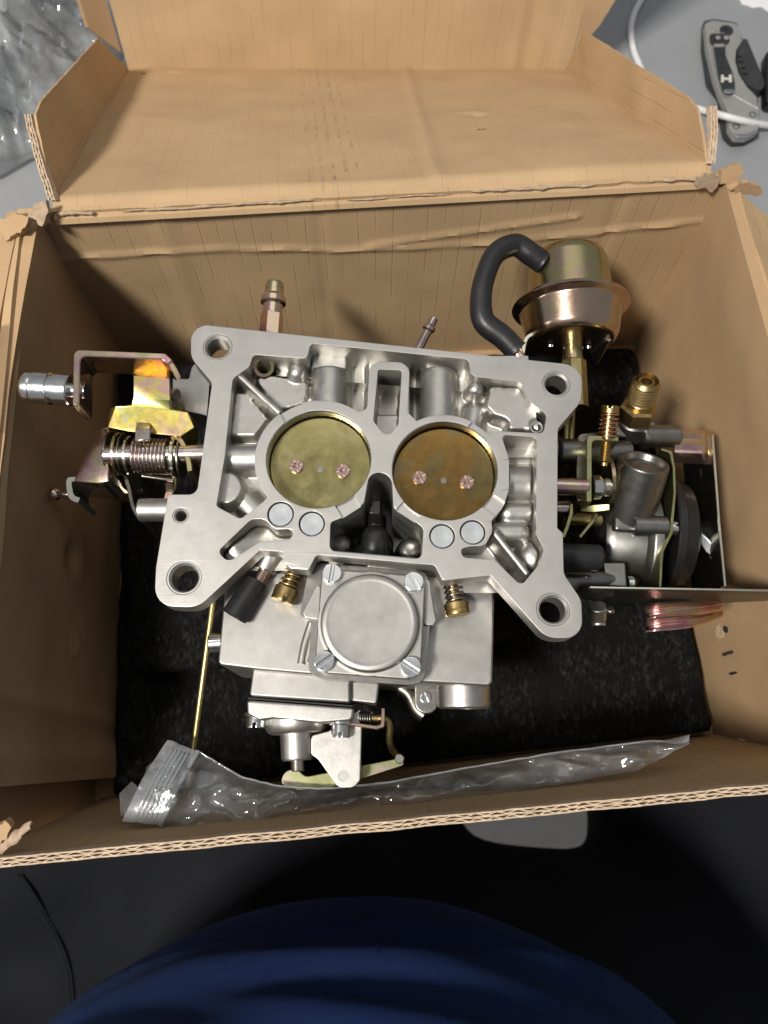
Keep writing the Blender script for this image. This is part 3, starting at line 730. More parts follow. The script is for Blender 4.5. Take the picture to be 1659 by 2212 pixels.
pk1 = xyz([A(583, 1315, 1.5), A(640, 985, 0), A(690, 480, 4), A(800, 405, 3), A(825, 325, 2), A(1175, 352, 2), A(1200, 252, 2), B(780, 340, 2), B(795, 425, 1.2), B(820, 447, 1),
           B(1110, 482, 3), B(1172, 610, 3), B(1268, 682, 3), B(1250, 800, 2.5), B(945, 783, 0)])
pk1 += ring_pts(cR, rO_R, a_r0, a_r1)
pk1 += xyz([B(404, 668, 2), B(418, 358, 5), B(166, 350, 5), B(150, 650, 2.5)])
pk1 += ring_pts(cL, rO_L, a_l0, a_l1, 30)
pk1 += xyz([A(890, 1285, 1), A(740, 1400, 2)])
PK1 = fillet(pk1)
PK2 = fillet(xyz([B(985, 808, 1.5), B(1205, 825, 2), B(1203, 1430, 4), B(1250, 1520, 3), B(1225, 1610, 4), B(1110, 1748, 2), B(945, 1588, 3), B(750, 1572, 2), B(728, 1520, 2), B(790, 1503, 1), B(885, 1500, 3), B(932, 1410, 3), B(925, 1345, 1), B(1005, 1240, 1), B(1035, 1150, 3), B(1035, 960, 3)]))
PK3 = fillet(xyz([A(592, 1612, 2), A(812, 1400, 4), A(900, 1398, 4), A(965, 1470, 4), A(1084, 1462, 3), A(1078, 1532, 3), A(865, 1548, 4), A(660, 1682, 3)]))
PK4 = fillet(xyz([(714, 1128, 2), (712, 1190, 2.5), (911, 1208, 2.5), (915, 1140, 4), (897, 1127, 1), (850, 1097, 2), (846, 1024, 5), (799, 1018, 5), (786, 1088, 2), (737, 1119, 1)]))
PK5 = fillet(xyz([B(220, 402, 1), B(366, 408, 1), B(345, 742, 2), B(275, 832, 2.5), B(190, 722, 2)]))
bolt = [(470, 749, 33), (1202, 829, 31), (397.6, 1247.5, 36), (1195, 1316, 34)]
hole2 = [(390, 1113, 17, .72), (1158, 924, 11.5, .9)]
plugs = [(606, 1110.5, 28), (673.5, 1131, 27.5), (955, 1158, 26.8), (1021, 1149.5, 26.8)]
holes = [PK1, PK2, PK3, PK4, PK5, disc_poly(cL, rB, 72), disc_poly(cR, rB, 72)]
for x, y, r in bolt + [h[:3] for h in hole2 if h[0] != 1158] + plugs: holes.append(disc_poly(P(x, y, ZF0), r * mmpx, 40))
def notch(c, a, w, depth, r0=rB - 1.5, r1=rB + 7.5):
    """cutter that mills a shallow gap across a bore rim"""
    q = math.radians(a); d = Vector((math.cos(q), math.sin(q), 0)); M = frame(c + d * (r0 + r1) / 2 + Vector((0, 0, 2)), d)
    return box(r1 - r0, w, 2 * depth + 4, M)
cuts = [notch(cL, ang(cL, PA(1075, 690, ZF0)), 9.5, 1.6), notch(cR, ang(cR, PB(862, 775, ZF0)), 9.6, 1.6),
        notch(cL, ang(cL, PA(1455, 1335, ZF0)), 8.4, 1.5, rB - 1, rB + 5.2), notch(cR, ang(cR, PB(400, 1300, ZF0)), 8.6, 1.5, rB - 1, rB + 5.6), notch(cR, ang(cR, PB(950, 1250, ZF0)), 7.0, 1.5, rB - 1, rB + 6)]
flange = obj('mounting_flange', plate(OUT, holes, ZF0 - FT, ZF0, .2, cuts), MAT['machined'], carb, 25)

# bolt holes with chamfers
for x, y, r in bolt + [h[:3] for h in hole2 if h[0] != 1158]:
    c = P(x, y, ZF0); ro = r * mmpx; ri = ro * (.77 if r > 20 else .68)
    obj('bolt_hole', pipe(c - Vector((0, 0, FT + 1)), c - Vector((0, 0, .15)), ro - .04, ri, ro - ri - .15), MAT['machined'], flange, 30)
for x, y, r in plugs:
    c = P(x, y, ZF0); r *= mmpx
    obj('core_plug', merge(lathe(c - Vector((0, 0, 5)), (0, 0, 1), [(0, r * .93), (4.1, r * .93), (4.5, r * .88), (4.45, r * .55), (4.3, r * .3), (4.3, .01)], 32)), MAT['plug'], flange, 30)

# the sunk floor of the casting between the walls of the flange
def seg_d(p, a, b):
    ab = b - a; t = max(0, min(1, (p - a).dot(ab) / ab.length_squared)); return (p - a - ab * t).length
def smax(a, b, k=1.2):
    h = max(k - abs(a - b), 0) / k; return max(a, b) + h * h * k * .25
def in_poly(p, poly):
    c = False; n = len(poly); j = n - 1
    for i in range(n):
        a, b = poly[i], poly[j]
        if (a[1] > p[1]) != (b[1] > p[1]) and p[0] < (b[0] - a[0]) * (p[1] - a[1]) / (b[1] - a[1]) + a[0]: c = not c
        j = i
    return c
def a2(x, y): return P(*ZA(x, y), ZF0 - 6).xy
def b2(x, y): return P(*ZB(x, y), ZF0 - 6).xy
def half(p, a, b, R, top, d=None):
    """half round rib lying along a-b, crown at `top`"""
    q = seg_d(p, a, b); return top - R + math.sqrt(R * R - q * q) if q < R else -99
def plateau(p, poly, top, soft=1.2):
    return top if in_poly(p, poly) else -99
platU = fillet([(*b2(905, 512), 2), (*b2(1100, 515), 3), (*b2(1180, 640), 3), (*b2(1262, 700), 2), (*b2(1250, 800), 2), (*b2(1010, 790), 2), (*b2(1030, 730), 2), (*b2(930, 700), 4), (*b2(880, 640), 3)])
platL = fillet([(*a2(700, 560), 2), (*a2(770, 560), 3), (*a2(930, 740), 2), (*a2(840, 860), 2), (*a2(660, 860), 2)])
platL2 = fillet([(*a2(800, 420), 3), (*a2(1190, 480), 3), (*a2(1170, 640), 3), (*a2(960, 690), 2)])
platC = fillet([(*b2(160, 1190), 1), (*b2(250, 1190), 1), (*b2(250, 1300), 1), (*b2(150, 1300), 1)])
def floor_z(p):
    z = -15.0
    if in_poly(p, PK4g):
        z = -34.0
        z = smax(z, plateau(p, platC, -9), 3); z = smax(z, half(p, b2(60, 1540), b2(190, 1490), 7, -17), 2); z = smax(z, half(p, b2(200, 1380), b2(200, 1420), 6, -16), 2)
        pass
        return z
    if in_poly(p, PK5): return -19 + (4.5 if p.y < b2(270, 620).y else 0)
    if in_poly(p, PK3): return -9.5 + 5.0 * max(0, 1 - (p - a2(700, 1580)).length / 14)
    if in_poly(p, PK2):
        z = -13.0
        z = smax(z, half(p, b2(1040, 1080), b2(1190, 1080), 8.5, -6), 2); z = smax(z, half(p, b2(1040, 1280), b2(1190, 1275), 4.5, -5.5), 1.6)
        z = smax(z, half(p, b2(960, 1400), b2(1110, 1400), 4.5, -6), 1.6); z = smax(z, half(p, b2(1000, 880), b2(1190, 890), 5, -8), 1.6)
        z = smax(z, half(p, b2(935, 1430), b2(1150, 1700), 2.0, -2.2), .8); z = smax(z, half(p, b2(1190, 1540), b2(1200, 1560), 6, -6), 2)
        if p.y > b2(0, 930).y: z = min(z, -12)
        return z
    # big pocket
    z = -12.0
    z = smax(z, plateau(p, platL, -6.5)); z = smax(z, plateau(p, platL2, -7.5)); z = smax(z, plateau(p, platU, -4.2))
    z = smax(z, half(p, a2(745, 490), a2(1000, 725), 2.1, -1.6), .8)
    z = smax(z, half(p, a2(600, 985), a2(860, 985), 6.3, -4.0), 1.6)
    z = smax(z, (-5.0 if (p - a2(640, 1200)).length < 7.2 else -99)); z = smax(z, half(p, a2(760, 1250), a2(830, 1330), 6, -8), 2)
    z = smax(z, half(p, a2(1320, 330), a2(1320, 760), 7.8, -3.5), 1.6); z = smax(z, half(p, b2(600, 430), b2(600, 760), 7.8, -3.5), 1.6)
    z = smax(z, half(p, a2(1110, 430), a2(1110, 440), 4.0, -3.2), 1.5); z = smax(z, half(p, b2(825, 520), b2(825, 525), 3.6, -3.2), 1.5)
    z = smax(z, half(p, b2(800, 800), b2(830, 640), 5, -7), 2); z = smax(z, half(p, b2(1205, 770), b2(1204, 770), 4.2, -2.4), 1.0)
    mid = (a2(1500, 300).x, b2(150, 300).x, b2(430, 300).x)
    if a2(1460, 0).x < p.x < b2(150, 0).x or b2(425, 0).x < p.x < b2(470, 0).x: z = min(z, -17)
    if p.y > b2(0, 385).y and a2(1180, 0).x < p.x < b2(790, 0).x: z = min(z, -9)      # groove along the far wall
    if (p - a2(895, 408)).length < 3.2: z = -20
    return z
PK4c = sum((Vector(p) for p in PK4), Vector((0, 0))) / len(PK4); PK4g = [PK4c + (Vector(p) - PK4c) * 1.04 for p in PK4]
def sunk_floor(opening=False):
    xs = [p.x for p in OUT]; ys = [p.y for p in OUT]; st = .45
    x0, x1 = min(p.x for p in PK1) - 1.5, max(p.x for p in PK2) + 1.5; y0, y1 = min(p.y for p in PK2) - 1.5, max(p.y for p in PK1) + 1.5
    nx, ny = int((x1 - x0) / st) + 1, int((y1 - y0) / st) + 1
    H = [[0.0] * nx for _ in range(ny)]; ok = [[False] * nx for _ in range(ny)]
    pk = [PK1, PK2, PK3, PK4, PK5]; bb = [(min(q.x for q in k) - 1.3, max(q.x for q in k) + 1.3, min(q.y for q in k) - 1.3, max(q.y for q in k) + 1.3) for k in pk]
    for j in range(ny):
        for i in range(nx):
            p = Vector((x0 + i * st, y0 + j * st))
            if (p - cL.xy).length < rB + .25 or (p - cR.xy).length < rB + .25: continue
            if not any(b[0] < p.x < b[1] and b[2] < p.y < b[3] for b in bb): continue
            if in_poly(p, PK4g) != opening: continue
            ok[j][i] = True; H[j][i] = floor_z(p)
    for it in range(3):                         # soften the steps as a casting has them
        G = [r[:] for r in H]
        for j in range(1, ny - 1):
            for i in range(1, nx - 1):
                if ok[j][i]:
                    s, c = H[j][i] * 2, 2
                    for dj, di in ((0, 1), (1, 0), (0, -1), (-1, 0)):
                        if ok[j + dj][i + di]: s += H[j + dj][i + di]; c += 1
                    G[j][i] = s / c
        H = G
    V, F, ix = [], [], {}
    for j in range(ny - 1):
        for i in range(nx - 1):
            if all(ok[j + b][i + a] for a in (0, 1) for b in (0, 1)):
                q = []
                for (b, a) in ((0, 0), (0, 1), (1, 1), (1, 0)):
                    k = (j + b, i + a)
                    if k not in ix:
                        ix[k] = len(V); x, y = x0 + k[1] * st, y0 + k[0] * st
                        V.append(Vector((x, y, ZF0 + min(H[k[0]][k[1]], -1.0) + .04 * nz(x * .35, y * .35))))
                    q.append(ix[k])
                F.append(tuple(q))
    return V, F
casting = obj('main_casting', sunk_floor(), MAT['cast'], carb, 50)
obj('dark_opening_floor', sunk_floor(True), MAT['black_plastic'], casting, 50)  # black colour stands for the shade deep in the centre opening
# walls of the pockets carry on below the flange
def skirt(poly, z0, z1, grow=.4):
    c = sum((Vector(p) for p in poly), Vector((0, 0))) / len(poly); n = len(poly); V = []
    for z in (z0, z1):
        for p in poly: V.append(Vector((p[0], p[1], z)))
    return V, [(i, (i + 1) % n, n + (i + 1) % n, n + i) for i in range(n)]
obj('pocket_wall', merge(*[skirt(k, ZF0 - 36 if k is PK4 else ZF0 - 22, ZF0 - FT + .3) for k in (PK1, PK2, PK3, PK4, PK5)]), MAT['cast'], casting, 40)
# block of the body below, air horn at the bottom of the stack
core = poly_at([(455, 800, 6), (1190, 862, 8), (1195, 1200, 6), (1060, 1245, 3), (560, 1195, 3), (432, 1070, 5)], ZF0 - FT)
cc = sum((Vector(p) for p in core), Vector((0, 0))) / len(core)
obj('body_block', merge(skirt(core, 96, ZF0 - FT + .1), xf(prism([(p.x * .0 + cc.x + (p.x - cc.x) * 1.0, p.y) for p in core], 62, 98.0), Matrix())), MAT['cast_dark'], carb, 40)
obj('air_horn', lathe((cc.x, cc.y - 3, 36.6), (0, 0, 1), [(0, 40), (0, 47), (12, 47), (14, 44), (26, 44)], 48), MAT['cast'], carb, 30)

# bores and throttle plates
for c, mat, tilt, scr in ((cL, 'bp1', -8.0, ((PA(1090, 1010, ZF0 - 9), .35), (PA(1420, 1052, ZF0 - 9), .2))), (cR, 'bp2', -8.5, ((PB(468, 1045, ZF0 - 9), .5), (PB(778, 1078, ZF0 - 9), .3)))):
    b_ = obj('throttle_bore', pipe(c - Vector((0, 0, 30)), c - Vector((0, 0, .6)), rB + .3, rB - .25, .3, 72), MAT['bore'], carb, 30)
    cp = c - Vector((0, 0, 8.6))
    M = Matrix.Translation(cp) @ Matrix.Rotation(math.radians(-6), 4, 'Z') @ Matrix.Rotation(math.radians(-tilt), 4, 'X')
    tp = obj('throttle_plate', xf(lathe((0, 0, -.8), (0, 0, 1), [(0, rB - .5), (1.4, rB - .5), (1.6, rB - .8)], 72), M), MAT[mat], carb, 30)
    inv = M.inverted(); up_ = (M.to_3x3() @ Vector((0, 0, 1)))
    for k, (sp, an) in enumerate(scr):
        d = (1 if k else -1) * 9.2
        lp = M @ Vector((d, -1.2, .85)); obj('screw', cross_head(lp, up_, 2.7, 1.5, an), MAT['zinc_pink'], tp, 35)
    hp = M @ Vector((.2, -1.2, .82)); obj('idle_hole', lathe(hp - up_ * .3, up_, [(0, 1.15), (.36, 1.15), (.36, .01)], 24), MAT['cast_dark'], tp, 30)
    obj('throttle_shaft', cyl(M @ Vector((-rB + 1, -1.2, -5)), M @ Vector((rB - 1, -1.2, -5)), 4), MAT['dark_steel'], carb)
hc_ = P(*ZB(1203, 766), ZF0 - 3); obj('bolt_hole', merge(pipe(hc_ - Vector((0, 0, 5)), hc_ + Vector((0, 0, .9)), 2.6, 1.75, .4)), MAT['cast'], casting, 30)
obj('hole_shade_disc', lathe(hc_ - Vector((0, 0, 4.5)), (0, 0, 1), [(0, 1.8), (4.6, 1.8)], 20), MAT['black_plastic'], casting, 30)  # black disc added for the darkness inside the hole
# zinc nipple end seen through the wall
obj('vacuum_port', pipe(PA(880, 408, ZF0 - 14), PA(893, 404, ZF0 - 5.5), 4.2, 2.9), MAT['zinc'], casting)

# ---------------------------------------------------------------- fuel bowl and power valve cover
ZB0 = 119.0
bowl_px = [(486, 1262, 2), (556, 1180, 2), (1062, 1235, 2), (1068, 1300, 3), (1064, 1482, 2.2), (780, 1466, 1), (560, 1447, 1), (470, 1436, 2.2)]
bowl = obj('fuel_bowl', prism(poly_at(bowl_px, ZB0), 74, ZB0, None, 1.0, 3), MAT['cast_fine'], carb, 40)
edge_px = [(1058, 1241), (957, 1251), (941, 1219), (683, 1196), (667, 1229), (629, 1226), (615, 1213), (612, 1190), (563, 1186), (556, 1196)]
V = [P(x, y, ZF0 - FT) for x, y in edge_px] + [P(x, y - 9, ZF0 - FT) for x, y in reversed(edge_px)]
obj('bowl_neck', prism([(p.x, p.y) for p in V], ZB0 - 2, ZF0 - FT + .4), MAT['cast_fine'], bowl, 30)
for x, y in ((733, 1168), (885, 1180)): 
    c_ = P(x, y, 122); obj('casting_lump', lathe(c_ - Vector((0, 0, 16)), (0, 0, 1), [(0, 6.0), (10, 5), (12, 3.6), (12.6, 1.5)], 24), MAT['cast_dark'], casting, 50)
b0 = P6(700, 380, ZB0 + .6)
obj('casting_rib', tube(smooth_path([P6(695, 385, ZB0 - .4), P6(665, 480, ZB0 - .4), P6(648, 570, ZB0 - .4)], 4), 1.7, 10), MAT['cast'], bowl, 60)
obj('casting_rib', tube(smooth_path([P6(705, 390, ZB0 - .6), P6(690, 480, ZB0 - .6), P6(672, 560, ZB0 - .6)], 4), 1.4, 10), MAT['cast'], bowl, 60)
p = P(1001, 1470, 103); obj('round_boss', lathe(p, (0, -1, -.06), [(-3, 10.6), (9, 10.4), (10, 10.2), (10.8, 9.4), (10.8, 8.2), (8, 7.8)], 48), MAT['cast'], bowl, 30)
p = P6(1190, 728, 92)
obj('lug', prism(fillet([(p.x - 4.4, p.y + 9, 1), (p.x + 5.2, p.y + 9, 1), (p.x + 5.2, p.y - 5, 4.4), (p.x - 4.4, p.y - 5, 4.4)]), 84, 92, None, .7), MAT['cast_dark'], bowl, 40)
obj('lug_arm', tube(smooth_path([P6(1080, 668, 86), P6(1120, 700, 86), P6(1150, 760, 85), P6(1185, 790, 85)], 6), 3.6, 12), MAT['dark_steel'], bowl, 50)
obj('screw', slot_head(p + Vector((0, 1, 0)), (0, 0, 1), 2.2, 1.4, .4), MAT['steel'], bowl)
q = P(470, 1388, 108); obj('side_boss', cyl(q + Vector((3, 0, 0)), q + Vector((-3.4, -.4, 0)), 4.0, None, .6), MAT['steel'], bowl)

ZC0 = 131.0
obj('cover_gasket', prism(poly_at([(668, 1240, 2), (690, 1222, 3), (918, 1240, 3), (944, 1330, 3), (928, 1345, 2), (914, 1476, 5), (880, 1482, 4), (700, 1468, 5), (668, 1458, 5), (674, 1345, 2), (650, 1335, 2)], ZB0 + 3), ZB0 - .5, ZC0 - 4.6), MAT['cast_dark'], bowl, 40)
for wp in ([(*Z6(735, 188), 1), (*Z6(655, 345), 1.2), (*Z6(664, 368), 1), (*Z6(730, 380), 1)], [(*Z6(1185, 200), 1), (*Z6(1180, 400), 1), (*Z6(1226, 402), 1.2), (*Z6(1236, 380), 1.2), (*Z6(1205, 205), 1)]):
    obj('cover_wing', prism(poly_at(wp, ZC0 - 4), ZC0 - 9, ZC0 - 3.2, None, .5), MAT['cast_fine'], bowl, 40)
cov_px = [(*Z6(738, 152), 3), (*Z6(1192, 186), 3), (*Z6(1168, 640), 5.5), (*Z6(704, 606), 5.5)]
cover = obj('valve_cover', prism(poly_at(cov_px, ZC0), ZC0 - 4.8, ZC0, None, .7, 3), MAT['cast_fine'], carb, 40)
cd = P6(948, 390, ZC0); rD = 200 * .496 * mmpx * 1.02
obj('cover_dome', lathe(cd, (0, 0, 1), [(-.2, rD + 1.4), (.0, rD + 1.2), (.1, rD + .3), (1.2, rD + .1), (2.2, rD - .5), (2.6, rD - 1.4), (2.6, rD - 2.4), (2.3, rD - 3.2), (2.3, rD * .5), (2.3, .01)], 72), MAT['cast_fine'], cover, 35)
for x, y, an in ((783, 180, -.15), (1138, 215, .5), (750, 560, -.95), (1125, 585, 1.0)):
    c = P6(x, y, ZC0); obj('screw', slot_head(c - Vector((0, 0, .1)), (0, 0, 1), 3.75, 2.5, an + math.pi / 2 + math.pi / 2, .95), MAT['steel'], cover, 30)

# ---------------------------------------------------------------- mixture screws and vacuum cap
def spring_screw(head, start, far, rh, rs, mat, sp, turns, slot=0.0, extra=6):
    head, start, far = Vector(head), Vector(start), Vector(far); d = (far - head).normalized(); n = -d
    r_ = obj('mixture_screw', merge(slot_head(start, n, rh, (head - start).length, slot, rh * .28), cyl(start + d * .0, far + d * extra, rs * .62)), MAT[mat], carb, 30)
    obj('screw_spring', helix(start + d * .6, far + d * 1.0, rs, .55, turns), MAT[sp], r_, 60)
    return r_
spring_screw(P6(568, 300, 124.5), P6(588, 240, 124.5), P6(632, 140, 124.5), 4.7, 3.3, 'brass', 'brass', 5, 1.2)
spring_screw(P6(1330, 358, 125), P6(1322, 305, 125), P6(1302, 200, 125), 4.7, 3.3, 'brass', 'wire', 5, 0.0)
p0, p1 = P6(480, 180, 124), P6(372, 352, 124)
nb_ = obj('vacuum_nipple', cyl(P6(510, 120, 124), P6(455, 222, 124), 2.7), MAT['zinc_pink'], carb)
obj('rubber_cap', lathe(P6(455, 205, 124), p1 - p0, [(0, 3.9), (.4, 4.5), (6, 4.7), (16, 5.0), ((p1 - P6(455, 205, 124)).length - 1, 4.9), ((p1 - P6(455, 205, 124)).length, 4.2)], 32), MAT['rubber'], nb_, 40)
obj('nipple_boss', bevel(cyl(P6(520, 90, 124), P6(488, 165, 124), 5.4, 4.2), .3), MAT['cast'], nb_, 40)

# ---------------------------------------------------------------- accelerator pump
dz = Vector((0, 0, 1))
pump = obj('pump_body', prism(poly_at([(548, 1430, 3.2), (700, 1442, 2), (757, 1462, 1), (757, 1518, 1), (538, 1504, 1.5)], 112), 84, 112, None, 1.4, 3), MAT['cast_fine'], carb, 40)
obj('pump_shoulder', prism(poly_at([(752, 1460, 1), (820, 1468, 1.2), (814, 1520, 1.2), (750, 1513, 1)], 109), 92, 109, None, .8), MAT['cast_fine'], pump, 40)
gk = poly_at([(536, 1507, .3), (762, 1524, .3), (762, 1527, .3), (536, 1510, .3)], 110)
obj('pump_gasket', prism(gk, 83, 110.5), MAT['gasket'], pump, 40)
pc = obj('pump_cover', prism(poly_at([(533, 1512, 1), (765, 1529, 1), (762, 1556, 2), (720, 1560, 2), (690, 1562, 3), (590, 1552, 3), (560, 1556, 2), (534, 1542, 2)], 112), 83, 112, None, 1.0, 3), MAT['cast'], carb, 40)
ax = Vector((0.06, -1, 0)).normalized()
c0 = P(640, 1545, 99); 
obj('cover_dome', lathe(c0, ax, [(-2, 13), (3.5, 12.6), (6.2, 11.2), (7.0, 9.6)], 40), MAT['cast'], pc, 40)
obj('cover_neck', lathe(c0, ax, [(4, 7.0), (9, 6.4), (16, 6.2), (17, 5.4), (17, 3.6)], 32), MAT['cast'], pc, 40)
obj('pump_plunger', cyl(c0 + ax * 15, c0 + ax * 21, 2.8), MAT['wire'], pc)
arm = obj('lever_bracket', prism(poly_at([(*Z6(690, 880), 2), (*Z6(770, 860), 2), (*Z6(905, 765), 1), (*Z6(915, 780), 1), (*Z6(906, 1075), 2), (*Z6(880, 1108), 4), (*Z6(812, 1110), 4), (*Z6(722, 985), 4), (*Z6(690, 962), 2)], 103), 98, 103, None, .6), MAT['cast'], pc, 40)
pp = P6(830, 1058, 103); obj('pivot_pin', merge(pipe(pp - dz * .5, pp + dz * .12, 2.1, 1.75), cyl(pp - dz * 14, pp + dz * .05, 1.72, None, .15)), MAT['cast_fine'], arm)
for sp_, L, z in ((P6(450, 828, 104), 4.4, 0), (P6(820, 866, 106), 4.8, 0)):
    obj('screw', merge(cyl(sp_ + Vector((0, 4, 0)), sp_ + Vector((0, 2.6, 0)), 4.6, None, .2), slot_head(sp_ + Vector((0, 2.6, 0)), (0, -1, 0), 3.7, L, 1.57)), MAT['steel'], pc, 30)
cl_ = [P6(768, 824, 108), P6(880, 832, 108), P6(975, 846, 108), P6(1002, 838, 108), P6(1004, 760, 108)]
obj('clip_bracket', bent([(p_.x, p_.y) for p_ in cl_], 1.4, (101, 108), None, .8), MAT['zinc_pink'], pc, 40)
lev = obj('pump_lever', prism(poly_at([(*Z6(556, 1092), 2), (*Z6(572, 1035), 4), (*Z6(628, 1022), 4), (*Z6(668, 1060), 3), (*Z6(1050, 984), 1), (*Z6(1092, 972), 2), (*Z6(1098, 1010), 1.5), (*Z6(880, 1080), 3), (*Z6(760, 1112), 4), (*Z6(640, 1120), 3)], 94), 91, 94, None, .5), MAT['zinc_green'], carb, 40)
obj('lever_pin', cyl(P6(1075, 982, 91), P6(1075, 982, 96.5), 1.9, None, .3), MAT['zinc_silver'], lev)
obj('hooked_rod', tube(smooth_path([P6(900, 803, 103), P6(960, 805, 103), P6(1010, 808, 102.5), P6(1034, 840, 101), P6(1032, 900, 97), P6(1045, 940, 90), P6(1072, 978, 86)], 8), 1.35, 12), MAT['brass_rod'], lev, 60)
obj('lever_spring', helix(P6(905, 803, 103), P6(955, 805, 103), 2.0, .5, 5), MAT['dark_steel'], lev, 60)
obj('link_rod', tube([P(470, 1230, 104), P(462, 1290, 104), P(421, 1602, 88), P(408, 1700, 82)], 1.45, 14), MAT['brass_rod'], carb, 60)

# ---------------------------------------------------------------- hose nipples on the far side
def barb(p0, p1, r, bead, mat, hexr=None, hexl=0.0):
    p0, p1 = Vector(p0), Vector(p1); L = (p1 - p0).length
    o = obj('hose_nipple', merge(lathe(p0, p1 - p0, [(0, r), (L * .62, r), (L * .66, bead), (L * .74, bead), (L * .80, r * .98), (L * .95, r * .95), (L, r * .85), (L, r * .62), (L - 4, r * .6)], 32)), MAT[mat], carb, 35)
    if hexr: obj('nipple_hex', lathe(p0, p1 - p0, [(0, hexr), (hexl, hexr), (hexl + .6, hexr * .9)], 6, .3), MAT[mat], o, 10)
    return o
barb(P(583, 742, 118), P(594, 612, 121), 4.3, 5.5, 'zinc_pink', 5.0, 13)
barb(P(900, 762, 122), P(938, 687, 126), 1.9, 2.7, 'wire')

# ---------------------------------------------------------------- vacuum pot with hose
ax = Vector((0, math.cos(math.radians(6.7)), math.sin(math.radians(6.7)))).normalized(); pc0 = P(1232, 664, 113)
pot = obj('vacuum_pot', lathe(pc0, ax, [(-17, 11), (-17, 17), (-15.6, 19), (-13, 20.4), (-3, 22.2), (-1.8, 23.2), (-1.2, 25.2), (-.3, 25.8), (.7, 25.4), (1.4, 23), (1.6, 19)], 64), MAT['zinc_copper'], carb, 40)
obj('pot_dome', lathe(pc0, ax, [(1.2, 20.4), (2, 20.2), (4, 18.8), (20, 17.4), (24, 16), (26.5, 12.5), (27.5, 7), (27.8, .01)], 64), MAT['zinc'], pot, 40)
obj('pot_stem', lathe(pc0 - ax * 47, ax, [(0, 5.6), (21, 5.6), (21.6, 5.0)], 8, .39), MAT['brass_rod'], pot, 12)
obj('pot_stem', lathe(pc0 - ax * 27, ax, [(0, 4.4), (11, 4.4)], 24), MAT['zinc'], pot, 30)
for x, y in ((565, 607), (770, 628)):
    c = PD(x, y, 118); obj('rivet', lathe(Vector((c.x, (pc0 - ax * 17.4).y + .2, 106 + (3 if x < 600 else 2))), -ax, [(0, 1.5), (.8, 1.2), (1.2, .4)], 16), MAT['steel'], pot)
brk = [PD(404, 760, 117), PD(410, 660, 118), PD(455, 592, 119), PD(640, 548, 120), PD(800, 575, 119), PD(850, 640, 117)]
obj('pot_bracket', bent([(p_.x, p_.y) for p_ in smooth_path(brk, 4)], 1.6, (96, 117), None, 0, .2), MAT['zinc_silver'], pot, 40)
hp = [PD(395, 735, 121), PD(378, 690, 122), PD(300, 620, 124), PD(205, 545, 126), PD(188, 440, 128), PD(205, 320, 130), PD(262, 190, 130), PD(365, 148, 128), PD(440, 195, 125), PD(515, 250, 121)]
hp = [PD(372, 695, 122), PD(300, 622, 124), PD(205, 545, 126), PD(186, 440, 128), PD(205, 320, 130), PD(262, 195, 130), PD(362, 150, 128), PD(440, 195, 126), PD(505, 240, 124)]
hose = obj('vacuum_hose', tube(smooth_path(hp, 10), 4.6, 20, lambda t: 4.7 + .25 * math.sin(t * 9) + (.35 if t < .02 or t > .98 else 0)), MAT['rubber'], carb, 50)
obj('pot_nipple', cyl(PD(490, 235, 124), PD(545, 275, 122), 3.0), MAT['zinc_pink'], pot)
obj('hose_nipple', cyl(PD(345, 670, 122), PD(400, 745, 121), 2.6), MAT['zinc_pink'], carb)
# ---------------------------------------------------------------- throttle linkage (shaft end)
def C3(x, y, z): return PC(x, y, z)
q = PC(1400, 975, 121)
obj('throttle_shaft', cyl(PC(1560, 990, 121), PC(760, 1000, 121) , 4.1, None, .5), MAT['wire'], carb)
link = empty('throttle_linkage', PC(1000, 900, 90)); link.parent = carb; link.location = (WO['throttle_linkage'] - WO['carburetor']) * U
a0, a1 = C3(962, 392, 127), C3(1232, 372, 127); b0, b1 = C3(968, 424, 136), C3(1228, 444, 136); c0, c1 = C3(966, 578, 135), C3(1232, 602, 135)
d0, d1 = C3(950, 640, 132), C3(1240, 668, 132); e0, e1 = C3(835, 645, 131), C3(1365, 688, 130); f0, f1 = C3(780, 802, 124), C3(1415, 800, 123)
g1 = C3(1310, 866, 126); g0 = C3(940, 826, 126); e0b = C3(800, 660, 117); f0b = C3(772, 850, 110); e1b = C3(1425, 760, 115); f1b = C3(1440, 880, 110); g1b = C3(1390, 1110, 108)
obj('throttle_lever', sheet([a0, a1, b1, b0, c0, c1, d1, d0, e0, e1, f1, g1, g0, f0, f1b, g1b, e1b, e0b, f0b],
    [(0, 1, 2, 3), (3, 2, 5, 4), (4, 5, 6, 7), (8, 7, 6, 9, 10, 11, 12, 13), (9, 16, 14, 10), (10, 14, 15, 11), (17, 8, 13, 18)], 1.9, .45), MAT['zinc_yellow'], link, 40)
obj('lever_arm', bent([(p.x, p.y) for p in (C3(1236, 330, 138), C3(1190, 285, 138), C3(560, 258, 138), C3(552, 640, 138))], 2.7, (124, 138.5), None, 2.4, .4), MAT['zinc_pink'], link, 40)
p0, p1 = C3(520, 528, 134), C3(172, 505, 134); L = (p1 - p0).length
rol = obj('cable_stud', lathe(p0, p1 - p0, [(-6, 3), (0, 3), (0, 6.0), (.5, 6.5), (L * .32, 6.5), (L * .34, 5.6), (L * .42, 5.6), (L * .44, 6.5), (L * .76, 6.5), (L * .78, 6.0), (L * .82, 6.3), (L * .93, 6.1), (L, 4.8)], 40), MAT['steel'], link, 30)
obj('stud_rivet', lathe(C3(590, 530, 134), (1, 0, 0), [(0, 4.2), (1.2, 3.6), (1.9, 1.5)], 24), MAT['zinc'], rol)
obj('return_spring', helix(C3(985, 1005, 119), C3(1235, 1012, 119), 6.7, .82, 9, 8, 26), MAT['wire'], link, 60)
